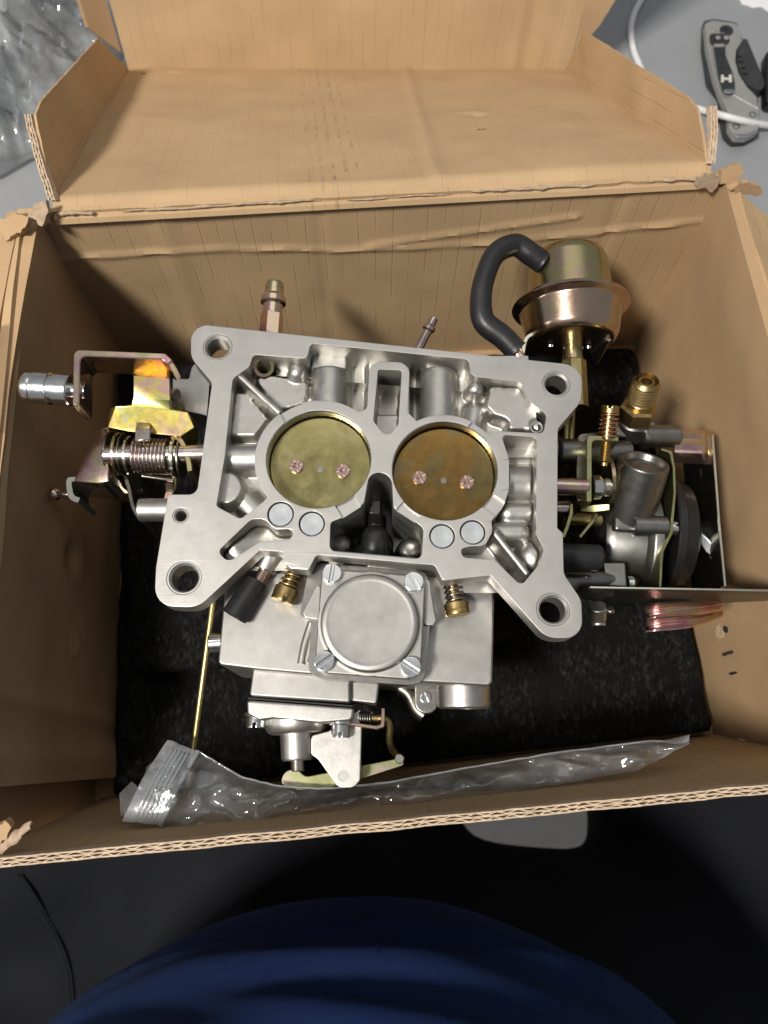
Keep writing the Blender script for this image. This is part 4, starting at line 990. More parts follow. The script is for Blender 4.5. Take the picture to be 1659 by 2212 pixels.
obj('spring_core', cyl(C3(960, 1005, 119), C3(1260, 1012, 119), 5.6), MAT['dark_steel'], link)
def washer(x, y, z, r, t, mat, name='lever_washer'):
    c = C3(x, y, z); return obj(name, cyl(c - Vector((t / 2, 0, 0)), c + Vector((t / 2, 0, 0)), r, None, .35, 40), MAT[mat], link, 30)
washer(1275, 1015, 117.5, 8.6, 1.7, 'zinc_silver'); washer(940, 1000, 117.5, 8.0, 1.5, 'zinc_silver'); washer(1320, 1020, 117, 8.8, 1.2, 'dark_steel')
washer(862, 990, 117, 8.8, 1.5, 'zinc'); washer(900, 995, 116.5, 9.0, .9, 'dark_steel'); washer(806, 985, 116, 9.2, 1.2, 'dark_steel')
obj('spring_tab', bent([(-5, 0), (0, 0), (3.6, -1.6), (8.6, -2.2)], 1.4, (-3.0, 3.0), frame(C3(1045, 770, 127), (.12, -1, 0), None, (1, .12, 0)), 1, .3), MAT['wire'], link, 40)
obj('lever_cheek', bent([(p.x, p.y) for p in smooth_path([C3(1240, 858, 124), C3(1300, 880, 124), C3(1345, 960, 124), C3(1372, 1060, 124), C3(1380, 1120, 124)], 4)], 2.2, (104, 124.5), None, 0, .3), MAT['zinc'], link, 40)
# lower bent arm with its ball stud
sw = [C3(690, 815, 119), C3(785, 800, 122), C3(778, 1000, 122), C3(786, 1190, 121), C3(700, 1205, 120), C3(535, 1190, 118), C3(600, 1010, 118), C3(835, 1130, 112), C3(815, 1210, 106), C3(528, 1225, 110), C3(700, 1240, 112)]
obj('fast_idle_arm', sheet(sw, [(0, 1, 2, 6), (6, 2, 3, 4, 5), (5, 4, 10, 9)], 1.8, .5), MAT['zinc_pink'], link, 50)
obj('arm_edge', bent([(p.x, p.y) for p in smooth_path([C3(790, 830, 113), C3(792, 950, 113), C3(812, 1050, 113), C3(830, 1130, 113), C3(800, 1195, 113), C3(740, 1215, 113), C3(560, 1200, 113), C3(528, 1220, 113), C3(545, 1320, 113), C3(600, 1350, 113)], 4)], 2.2, (98, 117), None, 0, .3), MAT['zinc_silver'], link, 40)
obj('kick_lever', bent([(p.x, p.y) for p in smooth_path([C3(860, 850, 112), C3(865, 1000, 112), C3(890, 1100, 112), C3(930, 1220, 112), C3(960, 1360, 112), C3(1000, 1440, 112)], 5)], 1.8, (86, 112), None, 0, .3), MAT['dark_steel'], link, 40)
obj('kick_lever', bent([(p.x, p.y) for p in (C3(740, 1235, 100), C3(930, 1262, 100), C3(1030, 1250, 100))], 1.8, (86, 99), None, 1, .3), MAT['wire'], link, 40)
obj('spring_end', tube([C3(1030, 1150, 113), C3(1180, 1172, 112), C3(1262, 1178, 111)], .75, 10), MAT['zinc_silver'], link, 50)
obj('spring_end', tube([C3(1276, 1080, 112), C3(1277, 1180, 110), C3(1272, 1250, 106)], .8, 10), MAT['zinc_green'], link, 50)
obj('stop_tab', bent([(p.x, p.y) for p in (C3(1215, 1180, 106), C3(1222, 1250, 106), C3(1200, 1320, 106))], 3.4, (98, 104), None, 1, .3), MAT['zinc_pink'], link, 40)
bp = C3(395, 1282, 96)
obj('ball_stud', merge(lathe(bp, (1, -.02, 0), [(-3.0 * math.cos(a), max(.05, 3.0 * math.sin(a))) for a in [math.pi * k / 16 for k in range(14)]] + [(3.4, 1.7), (8, 1.9), (11, 1.9)], 28)), MAT['wire'], link, 40)
p = PC(1010, 1397, 121); obj('stop_boss', cyl(p, PC(1260, 1397, 121), 4.6, None, .5), MAT['cast_fine'], carb)
# cast arm behind the linkage
obj('cast_arm', prism(poly_at([(*ZC(1250, 440), .5), (*ZC(1370, 445), 1), (*ZC(1395, 320), 4), (*ZC(1560, 330), 1), (*ZC(1560, 725), .5), (*ZC(1250, 660), .5)], 114), 104, 114, None, .7), MAT['cast'], carb, 40)
obj('screw', cyl(PC(1252, 560, 114.5), PC(1285, 562, 116), 2.7), MAT['wire'], carb)
obj('pin', cyl(PC(1312, 650, 113), PC(1306, 655, 118), 2.0), MAT['zinc_green'], carb)

# ---------------------------------------------------------------- choke and idle side
side = empty('choke_assembly', PE(600, 1100, 70)); side.parent = carb; side.location = (WO['choke_assembly'] - WO['carburetor']) * U
def E3(x, y, z): return PE(x, y, z)
obj('fuel_inlet', cyl(E3(60, 585, 104), E3(680, 600, 100), 5.8, 5.2, .6), MAT['cast_dark'], side)
obj('inlet_collar', cyl(E3(165, 585, 104), E3(192, 586, 104), 6.6, None, .6), MAT['rubber'], side)
obj('idle_shaft', cyl(E3(80, 832, 113), E3(385, 842, 112), 3.6, None, .4), MAT['zinc_pink'], side)
obj('shaft_nut', lathe(E3(418, 842, 112), (1, 0, 0), [(0, 4.2), (.3, 5.0), (3.4, 5.0), (3.7, 4.2)], 6, .25), MAT['steel'], side, 10)
obj('shaft_end', cyl(E3(485, 842, 111), E3(545, 842, 111), 3.9, None, .8), MAT['zinc_silver'], side)
obj('choke_shaft', cyl(E3(80, 990, 104), E3(260, 992, 103), 3.4), MAT['wire'], side)
obj('choke_shaft', cyl(E3(200, 1060, 96), E3(480, 1075, 95), 2.8), MAT['brass_rod'], side)
obj('idle_bracket', bent([(p.x, p.y) for p in (E3(602, 503, 114), E3(394, 492, 114), E3(392, 945, 114))], 2.3, (104, 114.5), None, 1.9, .3), MAT['zinc_green'], side, 40)
obj('bracket_shadow_plate', bent([(p.x, p.y) for p in (E3(460, 468, 108), E3(345, 480, 108), E3(335, 700, 108), E3(335, 930, 108))], 3.2, (92, 107), None, 2.5, .3), MAT['dark_steel'], side, 40)  # dark plate added as the shadow behind the idle bracket
s0, s1 = E3(545, 268, 118), E3(500, 690, 108); d = (s1 - s0).normalized(); L = (s1 - s0).length
sc = obj('idle_screw', merge(slot_head(s0 + d * 3, -d, 3.7, 3.2, 1.3), lathe(s0 + d * 2.5, d, [(0, 2.3), (9, 2.3), (12, 2.3)] + [(12 + .45 * k, 2.35 if k % 2 else 1.95) for k in range(20)] + [(21.2, 1.6), (L - 2.5, 1.5)], 20)), MAT['brass'], side, 30)
obj('screw_spring', helix(s0 + d * 3.2, s0 + d * 13, 3.5, .55, 5.5), MAT['copper'], sc, 60)
obj('choke_link', bent([(p.x, p.y) for p in (E3(282, 940, 110), E3(280, 1010, 110), E3(250, 1110, 110), E3(222, 1180, 110))], 1.5, (100, 107), None, 1, .2), MAT['zinc_green'], side, 40)
obj('choke_link', bent([(p.x, p.y) for p in (E3(470, 1000, 108), E3(440, 1060, 108), E3(350, 1170, 108))], 1.3, (96, 103), None, 1, .2), MAT['zinc_green'], side, 40)
obj('choke_tab', sheet([E3(335, 985, 104), E3(420, 965, 109), E3(540, 960, 111), E3(540, 1004, 110), E3(430, 1018, 108), E3(330, 1010, 104)], [(0, 1, 4, 5), (1, 2, 3, 4)], 1.6, .3), MAT['zinc_green'], side, 40)
obj('linkage_disc', lathe(E3(500, 800, 98), (1, 0, 0), [(0, 10), (.5, 11), (2, 11), (2.4, 10)], 32), MAT['zinc'], side)
obj('rubber_sleeve', cyl(E3(150, 1330, 112), E3(482, 1338, 111), 5.4, 5.2, 1.2), MAT['rubber'], side)
obj('sleeve_stem', cyl(E3(400, 1420, 107), E3(450, 1425, 107), 1.6), MAT['wire'], side)
obj('lower_arm', cyl(E3(120, 1510, 104), E3(560, 1500, 98), 4.4, 4.0, .8), MAT['cast_dark'], side)
obj('lower_block', prism(poly_at([(*ZE(495, 1375), .6), (*ZE(650, 1375), .6), (*ZE(662, 1545), .6), (*ZE(530, 1535), .6)], 102), 82, 102, None, .6), MAT['cast_dark'], side, 40)
obj('screw', slot_head(E3(665, 1522, 99), (1, 0, 0), 3.0, 2.6, .3), MAT['steel'], side)
# brass inlet fitting
h0, h1 = E3(722, 350, 101), E3(802, 92, 119); d = (h1 - h0).normalized(); L = (h1 - h0).length
thr = []
for k in range(7): thr += [(9.2 + k * 1.5, 4.9), (9.95 + k * 1.5, 6.0)]
fit = obj('brass_fitting', lathe(h0, d, [(6.5, 5.2), (8.8, 5.2)] + thr + [(20.4, 5.0), (20.8, 4.9), (L - 3.2, 4.9), (L - 1.6, 4.6), (L - .4, 3.8), (L, 3.3), (L, 2.5), (L - 5, 2.3)], 32), MAT['brass'], side, 30)
obj('fitting_hex', lathe(h0, d, [(-1, 7.4), (-.4, 8.1), (6, 8.1), (7.2, 7.0)], 6, .5), MAT['brass'], fit, 10)
obj('inlet_elbow', cyl(h0 - d * 10, h0 - d * .8, 7.6, 7.2, 1.2), MAT['cast_dark'], side)
obj('inlet_block', bevel(boxat(E3(690, 470, 92), (19, 9, 14), 1.5, -.05), .4), MAT['cast_dark'], side, 40)
obj('plug_tube', cyl(E3(770, 480, 97), E3(1030, 480, 96), 5.0, 4.9, 1.0), MAT['cast_dark'], side)
# choke pulldown cup
m0, m1 = E3(790, 660, 112), E3(640, 1120, 88); d = (m0 - m1).normalized(); L = (m0 - m1).length
obj('choke_cup', lathe(m1, d, [(-4, 11.5), (0, 11.6), (L * .55, 10.8), (L - 1, 10.4), (L - .2, 10.1), (L, 9.5), (L - .3, 8.7), (L - 2.6, 8.0), (L - 2.4, 5.0), (L - 2.8, 4.2), (L - 2.8, .01)], 48), MAT['cast_dark'], side, 30)
hc = E3(735, 1235, 78)
obj('choke_housing', lathe(hc, (1, -.08, 0), [(-19, 14), (-18.5, 17.5), (-15, 20), (-2, 21), (0, 23.5), (1, 24), (4, 24), (4.6, 23)], 56), MAT['cast_dark'], side, 35)
obj('housing_boss', cyl(E3(700, 1112, 100), E3(945, 1118, 100), 4.6, 4.4, .6), MAT['cast_dark'], side)
obj('housing_web', bevel(boxat(E3(690, 1120, 96), (17, 7, 9), 1.6, -.05), .5), MAT['cast_dark'], side, 40)
obj('screw', slot_head(E3(960, 1130, 100), (1, 0, 0), 3.0, 3.2, 1.4), MAT['steel'], side)
obj('choke_cap', lathe(E3(890, 1170, 72), (1, -.05, 0), [(0, 25.5), (.6, 26), (3.6, 26), (4.2, 24.5), (5, 24), (9.5, 23.4), (10.6, 21.5), (10.6, 8), (12, 7), (17, 6.5)], 56), MAT['black_plastic'], side, 35)
obj('retainer_strip', bent([(p.x, p.y) for p in (E3(905, 572, 104), E3(972, 592, 104), E3(994, 700, 104), E3(1000, 880, 104), E3(975, 1165, 104), E3(908, 1300, 104), E3(897, 1545, 104))], 1.15, (84, 104), None, .8, .15), MAT['zinc_green'], side, 40)
cv = [E3(830, 545, 97), E3(1000, 432, 98), E3(1225, 440, 98), E3(1268, 470, 98), E3(1285, 700, 98), E3(1315, 1100, 98), E3(1357, 1540, 98)]
obj('cover_bracket', bent([(p.x, p.y) for p in cv[3:]], 1.1, (64, 98), None, .5, .15), MAT['zinc_silver'], side, 40)
V = []; F = []
n = 10
prof = [(0, 98), (2, 98.8), (4.5, 97.2), (6.5, 97.8), (9, 96.4), (11, 96.6), (13.5, 94), (16, 91)]
for i in range(n + 1):
    t = i / n; x = 1000 + 270 * t; e = max(0, (t - .8) / .2)
    for k, (o, z) in enumerate(prof): V.append(E3(x + 10 * e * e, 430 + 10 * t + 18 * e * e + o * 15, z - 5 * e * e))
for i in range(n):
    for k in range(len(prof) - 1): F.append((i * 8 + k, i * 8 + k + 1, (i + 1) * 8 + k + 1, (i + 1) * 8 + k))
obj('heat_shield', sheet(V, F, 1.0, 0), MAT['zinc_pink'], side, 45)
obj('inner_bracket', bent([(p.x, p.y) for p in (E3(1195, 700, 86), E3(1225, 900, 86), E3(1245, 1095, 86))], .9, (66, 84), None, .5, .1), MAT['dark_steel'], side, 40)
obj('bimetal_tab', sheet([E3(1130, 1205, 86), E3(1140, 1160, 90), E3(1190, 1168, 90), E3(1225, 1200, 89), E3(1285, 1270, 89), E3(1262, 1330, 88), E3(1225, 1300, 86), E3(1180, 1235, 86)], [(0, 1, 2, 7), (7, 2, 3, 4, 5, 6)], 1.3, .3), MAT['plug'], side, 40)
obj('bimetal_wire', tube([E3(1262, 1330, 88), E3(1270, 1400, 85), E3(1262, 1430, 82)], 1.0, 10), MAT['zinc_pink'], side, 50)
# long bracket plate and ribbed quadrant
pz = 109.0; pa, pb = E3(390, 1553, pz), E3(1790, 1578, pz); dv = (pb - pa).normalized(); M = frame(pa, dv, None, Vector((0, 0, 1)).cross(dv) * -1)
Lp = (pb - pa).length
Mx = Matrix((dv, Vector((0, 0, 1)), dv.cross(Vector((0, 0, 1))))).transposed().to_4x4(); Mx.translation = pa
obj('bracket_plate', prism(fillet([(0, 0, .5), (Lp, 0, .5), (Lp, -16, 2), (58, -24, 4), (12, -26, 5), (-6, -12, 3)]), -.65, .65, Mx, .2, 1), MAT['dark_steel'], side, 40)
obj('plate_lip', xf(box(Lp - .6, 1.7, .9, None, .2), Mx @ Matrix.Translation((Lp / 2, .3, 0))), MAT['zinc_silver'], side, 40)
V, F = [], []; nu, nv = 24, 16
for i in range(nu + 1):
    t = i / nu; x = 795 + 545 * t; y0 = 1668 - 25 * t * t + 22 * (1 - t) ** 6; hh = 178 - 70 * t ** 3 + 10 * math.sin(math.pi * t)
    for j in range(nv + 1):
        w = j / nv; V.append(E3(x + 8 * math.sin(w * 3), y0 + hh * w, pz - 17 - 5 * w + 1.5 * math.cos(w * 4 * math.pi + .4) - 4 * (1 - t) ** 8 - 5 * t ** 6))
for i in range(nu):
    for j in range(nv): k = i * (nv + 1) + j; F.append((k, k + 1, k + nv + 2, k + nv + 1))
obj('ribbed_quadrant', sheet(V, F, 1.2, 0), MAT['zinc_pink'], side, 60)
obj('screw', merge(slot_head(E3(455, 1770, 84) , (0, -1, -.1), 3.1, 3.0, .4), cyl(E3(455, 1770, 84), E3(455, 1680, 90), 3.6, None, .3)), MAT['plug'], side, 30)
obj('plate_stud', cyl(E3(545, 1722, 88), E3(545, 1700, 90), 1.6), MAT['wire'], side)
obj('guide_rod', tube([P(1228, 830, 100), P(1222, 990, 100)], 1.2, 10), MAT['zinc_green'], carb, 60)
obj('guide_rod', tube([P(1236, 880, 98), P(1232, 990, 98)], 1.4, 10), MAT['brass_rod'], carb, 60)

# ================================================================== zip bag along the front wall
bag = empty('zip_bag', (0, 5, 26)); tag(bag, 'clear plastic zip bag crumpled along the front wall of the cardboard box', 'bag')
T = [(362, 1598), (430, 1624), (520, 1678), (600, 1698), (700, 1704), (840, 1690), (1000, 1660), (1200, 1626), (1400, 1601), (1488, 1601)]
Bm = [(264, 1774), (342, 1782), (400, 1796), (470, 1806), (560, 1800), (650, 1784), (820, 1760), (1000, 1728), (1200, 1696), (1380, 1664), (1490, 1606)]
def along(pl, t):
    k = t * (len(pl) - 1); i = min(int(k), len(pl) - 2); f = k - i
    return (pl[i][0] * (1 - f) + pl[i + 1][0] * f, pl[i][1] * (1 - f) + pl[i + 1][1] * f)
def bag_sheet(t0, t1, nu, nv, amp, lift=0.0, low=False):
    V, F = [], []
    for i in range(nu + 1):
        t = t0 + (t1 - t0) * i / nu; a, b = along(T, t), along(Bm, t); za, zb = 100 - 6 * t, 104 - 4 * t
        pa_, pb_ = P(*a, za), P(*b, zb)
        for j in range(nv + 1):
            v = j / nv; p = pa_.lerp(pb_, v)
            if low:
                p = p + Vector((0, 0, -math.sin(math.pi * v) * (30 if t > .12 else 6) * min(1, (1 - t) * 3)))
                p.y += 3 * math.sin(math.pi * v)
            fold = math.sin(p.x * .11 + p.y * .35 + 2 * nz(p.x * .02, p.y * .02)) * nz(p.x * .03, p.y * .05, 5)
            rid = max(0, 1 - abs(nz(p.x * .04 + p.y * .05, p.y * .09 - p.x * .02, 2)) * 2.6) ** 1.6 + .6 * max(0, 1 - abs(nz(p.x * .09 - p.y * .07, p.y * .12 + p.x * .03, 7)) * 3.0) ** 1.4
            p = p + Vector((0, 0, lift + math.sin(math.pi * v) * 3.5 * (1 - t * .6) + amp * (1 + 1.6 * max(0, .38 - t) / .38) * (fold * 1.2 + rid * 3.0) * math.sin(math.pi * min(1, max(0, v * 1.0)))))
            if v in (0, 1): p += Vector((0, .5 * nz(p.x * .3, v), .4 * nz(p.x * .25, 3)))
            V.append(p)
    for i in range(nu):
        for j in range(nv):
            q = i * (nv + 1) + j; F.append((q, q + 1, q + nv + 2, q + nv + 1))
    return V, F
fs = obj('bag_sheet', bag_sheet(.10, 1, 170, 26, 1.0), MAT['bag'], bag, 60)
obj('bag_sheet', bag_sheet(0, 1, 120, 20, .7, -1.2, True), MAT['bag'], bag, 60)
zs = obj('zip_strip', bag_sheet(0, .115, 26, 20, .12, .3), MAT['bag_zip'], bag, 60)
for t in (.030, .043, .056, .069, .082):
    path = [P(*along(T, t), 100.5).lerp(P(*along(Bm, t), 104.5), v / 12) + Vector((0, 0, math.sin(math.pi * v / 12) * 3.5)) for v in range(1, 12)]
    obj('zip_rib', tube(path, .45, 6), MAT['bag_zip'], zs, 60)
path = [P(*along(T, .108), 100.6).lerp(P(*along(Bm, .108), 104.6), v / 14) + Vector((0, 0, math.sin(math.pi * v / 14) * 3.6)) for v in range(15)]
obj('zip_rib', tube(path, 1.0, 8), MAT['bag_zip'], zs, 60)
obj('sealed_edge', tube([P(*along(T, .1 + .9 * k / 60), 100.3 - 6 * (.1 + .9 * k / 60)) + Vector((0, .4 * nz(k * .8, 1), .3 * nz(k * .7, 2))) for k in range(61)], .42, 6), MAT['bag_zip'], bag, 60)
# the folded end tucked behind the zip
ep = [P(262, 1762, 92), P(258, 1715, 92), P(285, 1688, 93), P(318, 1718, 96), P(290, 1770, 98)]
obj('bag_corner', sheet(ep, [(0, 1, 2, 3, 4)], .15, 0), MAT['bag'], bag, 60)

# ================================================================== folding knife
def ply(pts, z): return poly_at([(*ZF(x, y), r) for x, y, r in pts], z)
knife = empty('folding_knife', PF(1300, 800, 0)); tag(knife, 'closed folding knife with grey metal handle and dark pocket clip on the table', 'knife')
obj('back_scale', prism(ply([(985, 225, 2), (1090, 205, 3), (1335, 245, 3), (1392, 430, 3), (1335, 540, 8), (1330, 660, 8), (1450, 900, 8), (1550, 1010, 3), (1565, 1385, 4), (1430, 1480, 4), (1290, 1490, 4), (1205, 1400, 4), (1170, 1230, 5), (1150, 1010, 5), (1030, 850, 8), (975, 480, 8)], 5), .2, 6, None, 1.0), MAT['knife_black'], knife, 40)
hs = obj('handle_scale', prism(ply([(1000, 240, 2), (1090, 207, 4), (1330, 243, 3), (1368, 300, 3), (1390, 430, 3), (1330, 520, 6), (1320, 640, 8), (1360, 780, 8), (1440, 905, 6), (1545, 1015, 3), (1560, 1135, 1), (1570, 1275, 4), (1558, 1380, 4), (1440, 1436, 3), (1320, 1436, 3), (1252, 1330, 5), (1245, 1180, 5), (1160, 985, 8), (1090, 780, 8), (1022, 480, 8)], 11), 6, 11, None, .7), MAT['knife_steel'], knife, 40)
obj('dark_grip', prism(ply([(1398, 405, 2), (1440, 412, 2), (1628, 870, 4), (1600, 960, 3), (1450, 900, 2), (1372, 780, 6), (1328, 640, 8), (1338, 520, 4)], 8), .3, 8.5, None, .8), MAT['knife_black'], knife, 40)
for k in range(4): obj('grip_notch', box(1.0, 3.2, 1.2, frame(PF(1352 + 22 * k, 590 + 62 * k, 8.6), (.3, 1, 0))), MAT['black_plastic'], knife)
clip = obj('pocket_clip', prism(ply([(1088, 462, 1), (1212, 460, 1), (1214, 575, 6), (1285, 750, 8), (1315, 880, 4), (1308, 960, 3), (1250, 978, 3), (1185, 945, 3), (1140, 780, 8)], 13.6), 12.6, 13.8, None, .3), MAT['knife_clip'], knife, 40)
obj('clip_base', prism(ply([(1050, 350, 2), (1250, 350, 2), (1260, 430, 2), (1210, 465, 1), (1090, 465, 1), (1060, 430, 2)], 12.6), 10.9, 12.7, None, .3), MAT['knife_clip'], knife, 40)
obj('clip_end', prism(ply([(1190, 935, 2), (1308, 935, 2), (1300, 968, 2), (1250, 980, 3), (1205, 965, 2)], 14.2), 13.8, 14.3, None, .2), MAT['knife_shine'], clip, 40)
obj('clip_bar', prism(ply([(1090, 460, 1), (1205, 458, 1), (1206, 488, 1), (1092, 492, 1)], 14.1), 13.8, 14.2, None, .2), MAT['knife_steel'], clip, 40)
Mh = lambda x0, y0, x1, y1: prism(ply([(x0, y0, 0), (x1, y0, 0), (x1, y1, 0), (x0, y1, 0)], 13.9), 13.75, 13.95)
obj('letter_mark', merge(Mh(1168, 784, 1196, 862), Mh(1248, 782, 1280, 860), Mh(1196, 812, 1248, 836)), MAT['letter'], clip, 30)
c = PF(1222, 322, 11); obj('pivot', lathe(c, (0, 0, 1), [(-.2, 4.6), (.5, 4.6), (.9, 4.1), (.9, 1.2), (.3, 1.0)], 32), MAT['knife_clip'], knife, 30)
for x, y, r in ((1090, 316, 1.9), (1135, 397, 1.7), (1222, 397, 1.8)):
    obj('screw', lathe(PF(x, y, 12.4 if y > 350 else 11), (0, 0, 1), [(-.1, r), (.5, r), (.8, r * .7), (.8, r * .35), (.4, r * .3)], 20), MAT['knife_steel'], knife, 30)
for x, y in ((1500, 1200), (1325, 1325)): obj('handle_hole_ring', lathe(PF(x, y, 11), (0, 0, 1), [(-.2, 2.3), (.15, 2.3), (.15, 1.8), (-.1, 1.6)], 24), MAT['black_plastic'], knife, 30)  # black rings stand for the dark of holes in the handle
obj('frame_lock', box((PF(1300, 990, 11) - PF(1560, 1135, 11)).length, .6, .5, frame((PF(1300, 990, 11.1) + PF(1560, 1135, 11.1)) / 2, PF(1560, 1135, 11) - PF(1300, 990, 11))), MAT['knife_shine'], knife)
obj('bolster', prism(ply([(1285, 1375, 3), (1330, 1400, 3), (1445, 1398, 3), (1558, 1345, 2), (1558, 1382, 3), (1440, 1438, 3), (1322, 1438, 3)], 11.6), 10.8, 11.7, None, .5), MAT['knife_shine'], knife, 40)

cb = [P(1420, -60, 2.2), P(1394, -15, 2.2), P(1372, 25, 2.2), P(1363, 60, 2.2), P(1366, 95, 2.2), P(1376, 128, 2.2), P(1400, 175, 2.2), P(1450, 215, 2.2), P(1510, 236, 2.6), P(1540, 243, 8), P(1562, 250, 13.2), P(1600, 260, 13.4), P(1640, 268, 9), P(1680, 272, 4), P(1760, 274, 2.2), P(1850, 260, 2.2)]
tag(obj('charging_cable', tube(smooth_path(cb, 10), 2.15, 14), MAT['cable'], None, 60), 'thin white cable running over the knife and behind the box lid', 'cable')
pp = [(1594, -8), (1602, 10), (1614, 13), (1626, 18), (1645, 16), (1660, 27), (1690, 34), (1730, 30), (1740, -80), (1590, -90)]
V = [P(x, y, .4) for x, y in pp]
tag(obj('paper_sheet', prism([(v.x, v.y) for v in V], .3, .9), MAT['paper'], None, 30), 'torn white paper lying on the table beyond the knife', 'paper')
tag(obj('black_case', prism(poly_at([(1655, 108, 4), (1760, 108, 4), (1760, 222, 4), (1655, 222, 4)], 9), .1, 9, None, 1.5, 3), MAT['black_plastic'], None, 40), 'black case lying on the grey table beside the dark grip of the knife', 'case')

# ================================================================== crumpled wrap beyond the box
def wrap_mesh(seed, s, base, cx, cy, rx, ry, hgt, n=96):
    V, F = [], []
    for j in range(n + 1):
        for i in range(n + 1):
            u, v = i / n * 2 - 1, j / n * 2 - 1; r = math.sqrt(u * u + v * v)
            if r > 1e-6: k = max(abs(u), abs(v)) / r
            else: k = 1
            u2, v2 = u * k, v * k; rr = math.sqrt(u2 * u2 + v2 * v2); rad = 1 + .10 * nz(math.cos(math.atan2(v2, u2)) * 2, math.sin(math.atan2(v2, u2)) * 2, seed)
            x, y = cx + u2 * rx * rad, cy + v2 * ry * rad
            a = nz(x * .018, y * .018, seed); b = abs(nz(x * .035 + a * 1.5, y * .035, seed + 2)); c_ = abs(nz(x * .08, y * .08 + a, seed + 4))
            h = (1 - rr ** 2.6); z = base + s * (hgt * max(0, h) ** .6 * (.62 + .55 * a) + 17 * (1 - 2.4 * b) * min(1, (1 - rr) * 3) + 9 * (1 - 2.4 * c_) * min(1, (1 - rr) * 4) + 4 * (1 - 2.4 * abs(nz(x * .15 + a, y * .15, seed + 6))) * min(1, (1 - rr) * 4))
            V.append(Vector((x + 4 * nz(x * .05, y * .05, seed + 7), y + 4 * nz(x * .05, y * .05, seed + 8), max(.5, z))))
    for j in range(n):
        for i in range(n): q = j * (n + 1) + i; F.append((q, q + 1, q + n + 2, q + n + 1))
    return V, F
wc = P(40, 60, 30)
wrap = empty('plastic_wrap', (wc.x - 30, wc.y + 10, 0)); tag(wrap, 'crumpled clear plastic wrap heaped on the table beside the box lid', 'plastic wrap')
obj('wrap_layer', wrap_mesh(1.5, 1, 4, wc.x - 42, wc.y + 22, 112, 120, 50), MAT['wrap'], wrap, 40)
obj('wrap_layer', wrap_mesh(4.1, 1, 2, wc.x - 44, wc.y + 25, 104, 112, 34), MAT['wrap'], wrap, 40)

# ================================================================== person at the table
person = empty('person', (10, -230, -730)); tag(person, 'person seated at the table in a navy shirt and black trousers', 'person')
def ell(c, r, n=40, m=24): 
    V, F = [], []
    for j in range(m + 1):
        th = math.pi * j / m
        for i in range(n): V.append(Vector((c[0] + r[0] * max(math.sin(th), .002) * math.cos(2 * math.pi * i / n), c[1] + r[1] * max(math.sin(th), .002) * math.sin(2 * math.pi * i / n), c[2] + r[2] * math.cos(th))))
    for j in range(m):
        for i in range(n): F.append((j * n + i, (j + 1) * n + i, (j + 1) * n + (i + 1) % n, j * n + (i + 1) % n))
    F.append(tuple(range(n))); F.append(tuple(reversed(range(m * n, m * n + n)))); return V, F
def capsule(p0, p1, r0, r1):
    p0, p1 = Vector(p0), Vector(p1); L = (p1 - p0).length; pr = []
    for k in range(7): a = math.pi / 2 * k / 6; pr.append((-r0 * math.cos(a), r0 * math.sin(a)))
    for k in range(7): a = math.pi / 2 * k / 6; pr.append((L + r1 * math.sin(a), r1 * math.cos(a)))
    return lathe(p0, p1 - p0, pr, 28)
legs = merge(capsule((-85, -300, -262), (-88, 150, -262), 152, 142), capsule((295, -300, -258), (302, 160, -255), 135, 130), ell((20, -262, -225), (520, 205, 115), 72, 36), capsule((-270, -300, -250), (-275, 40, -290), 100, 90),
             capsule((-110, 150, -225), (-110, 130, -650), 95, 55), capsule((275, 160, -225), (275, 140, -650), 95, 55))
def wrinkle(m, fn):
    out = []
    for v in m[0]: out.append(v + fn(v))
    return out, m[1]
leg_m = remesh(legs, 9, 30)
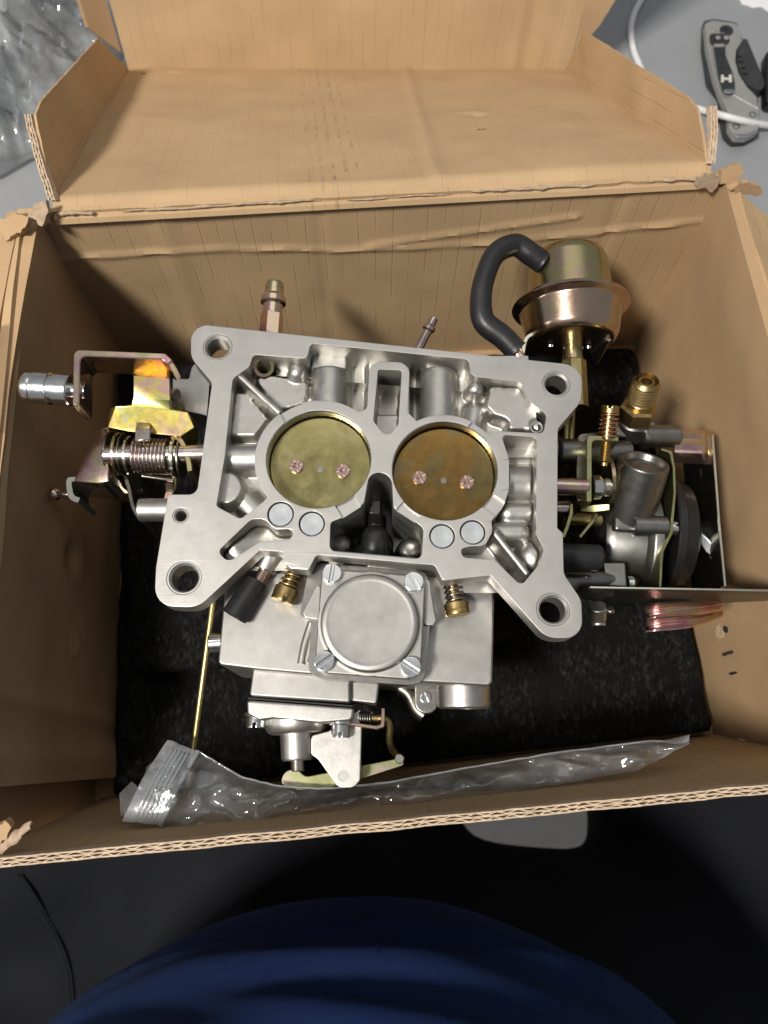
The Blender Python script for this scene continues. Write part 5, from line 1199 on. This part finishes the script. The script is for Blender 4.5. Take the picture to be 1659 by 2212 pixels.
def leg_fold(v):
    a = 7 * math.sin(v.y * .045 + v.x * .03 + 3 * nz(v.x * .008, v.y * .008)) * max(0, nz(v.x * .006, v.y * .006, 3) + .35) + 4 * nz(v.x * .02, v.y * .02, 1)
    return Vector((0, 0, a * (2.2 if v.x < -40 else 1.2)))
obj('trousers', wrinkle(leg_m, leg_fold), MAT['trousers'], person, 60)
body = merge(ell((-12, -238, -10), (203, 172, 180), 64, 44), ell((25, -300, 190), (165, 105, 210)), capsule((-130, -310, 330), (-235, -250, 130), 58, 46), capsule((180, -310, 330), (300, -250, 130), 58, 46))
bm_ = remesh(body, 5, 14)
FOLDS = [(-70, 20, .30, 75, 9), (-20, 45, .10, 90, 9), (75, 12, -.42, 70, 10), (-110, 52, .55, 60, 8), (20, 72, .02, 110, 8), (110, 50, -.60, 55, 8), (-40, 98, .15, 120, 8)]
def shirt_fold(v):
    if v.z > 260 or v.z < -150 or v.y < -240: return Vector()
    a = 1.5 * nz(v.x * .02, v.z * .03, 3)
    for xc, zc, sl, w, am in FOLDS:
        q = v.z - (zc + sl * (v.x - xc) - .0016 * (v.x - xc) ** 2 + 4 * nz(v.x * .012, zc))
        k = math.exp(-((v.x - xc) / w) ** 2); a += k * am * (.75 * math.exp(-((q - 13) / 11) ** 2) - .8 * math.exp(-(q / 7.5) ** 2))
    return Vector((v.x + 12, v.y + 238, .35 * v.z)).normalized() * a
obj('shirt', wrinkle(bm_, shirt_fold), MAT['shirt'], person, 60)
for k in range(2):
    path = []
    for (x, y) in ((40, 1890), (82, 1955), (122, 2030), (146, 2100), (154, 2180)):
        path.append((x + 7 * k, y))
    pts3 = []
    from mathutils.bvhtree import BVHTree
    tr_m = wrinkle(leg_m, leg_fold); bv_ = BVHTree.FromPolygons([tuple(v) for v in tr_m[0]], tr_m[1])
    for x, y in path:
        o_ = Vector((0, 0, CAM_H)); dr = (P(x, y, -120) - o_).normalized(); h_ = bv_.ray_cast(o_, dr)
        if h_[0]: pts3.append(h_[0] + Vector((0, 0, .5)))
    if len(pts3) > 1: obj('trouser_seam', tube(smooth_path(pts3, 8), 1.2, 8), MAT['trousers'], person, 60)
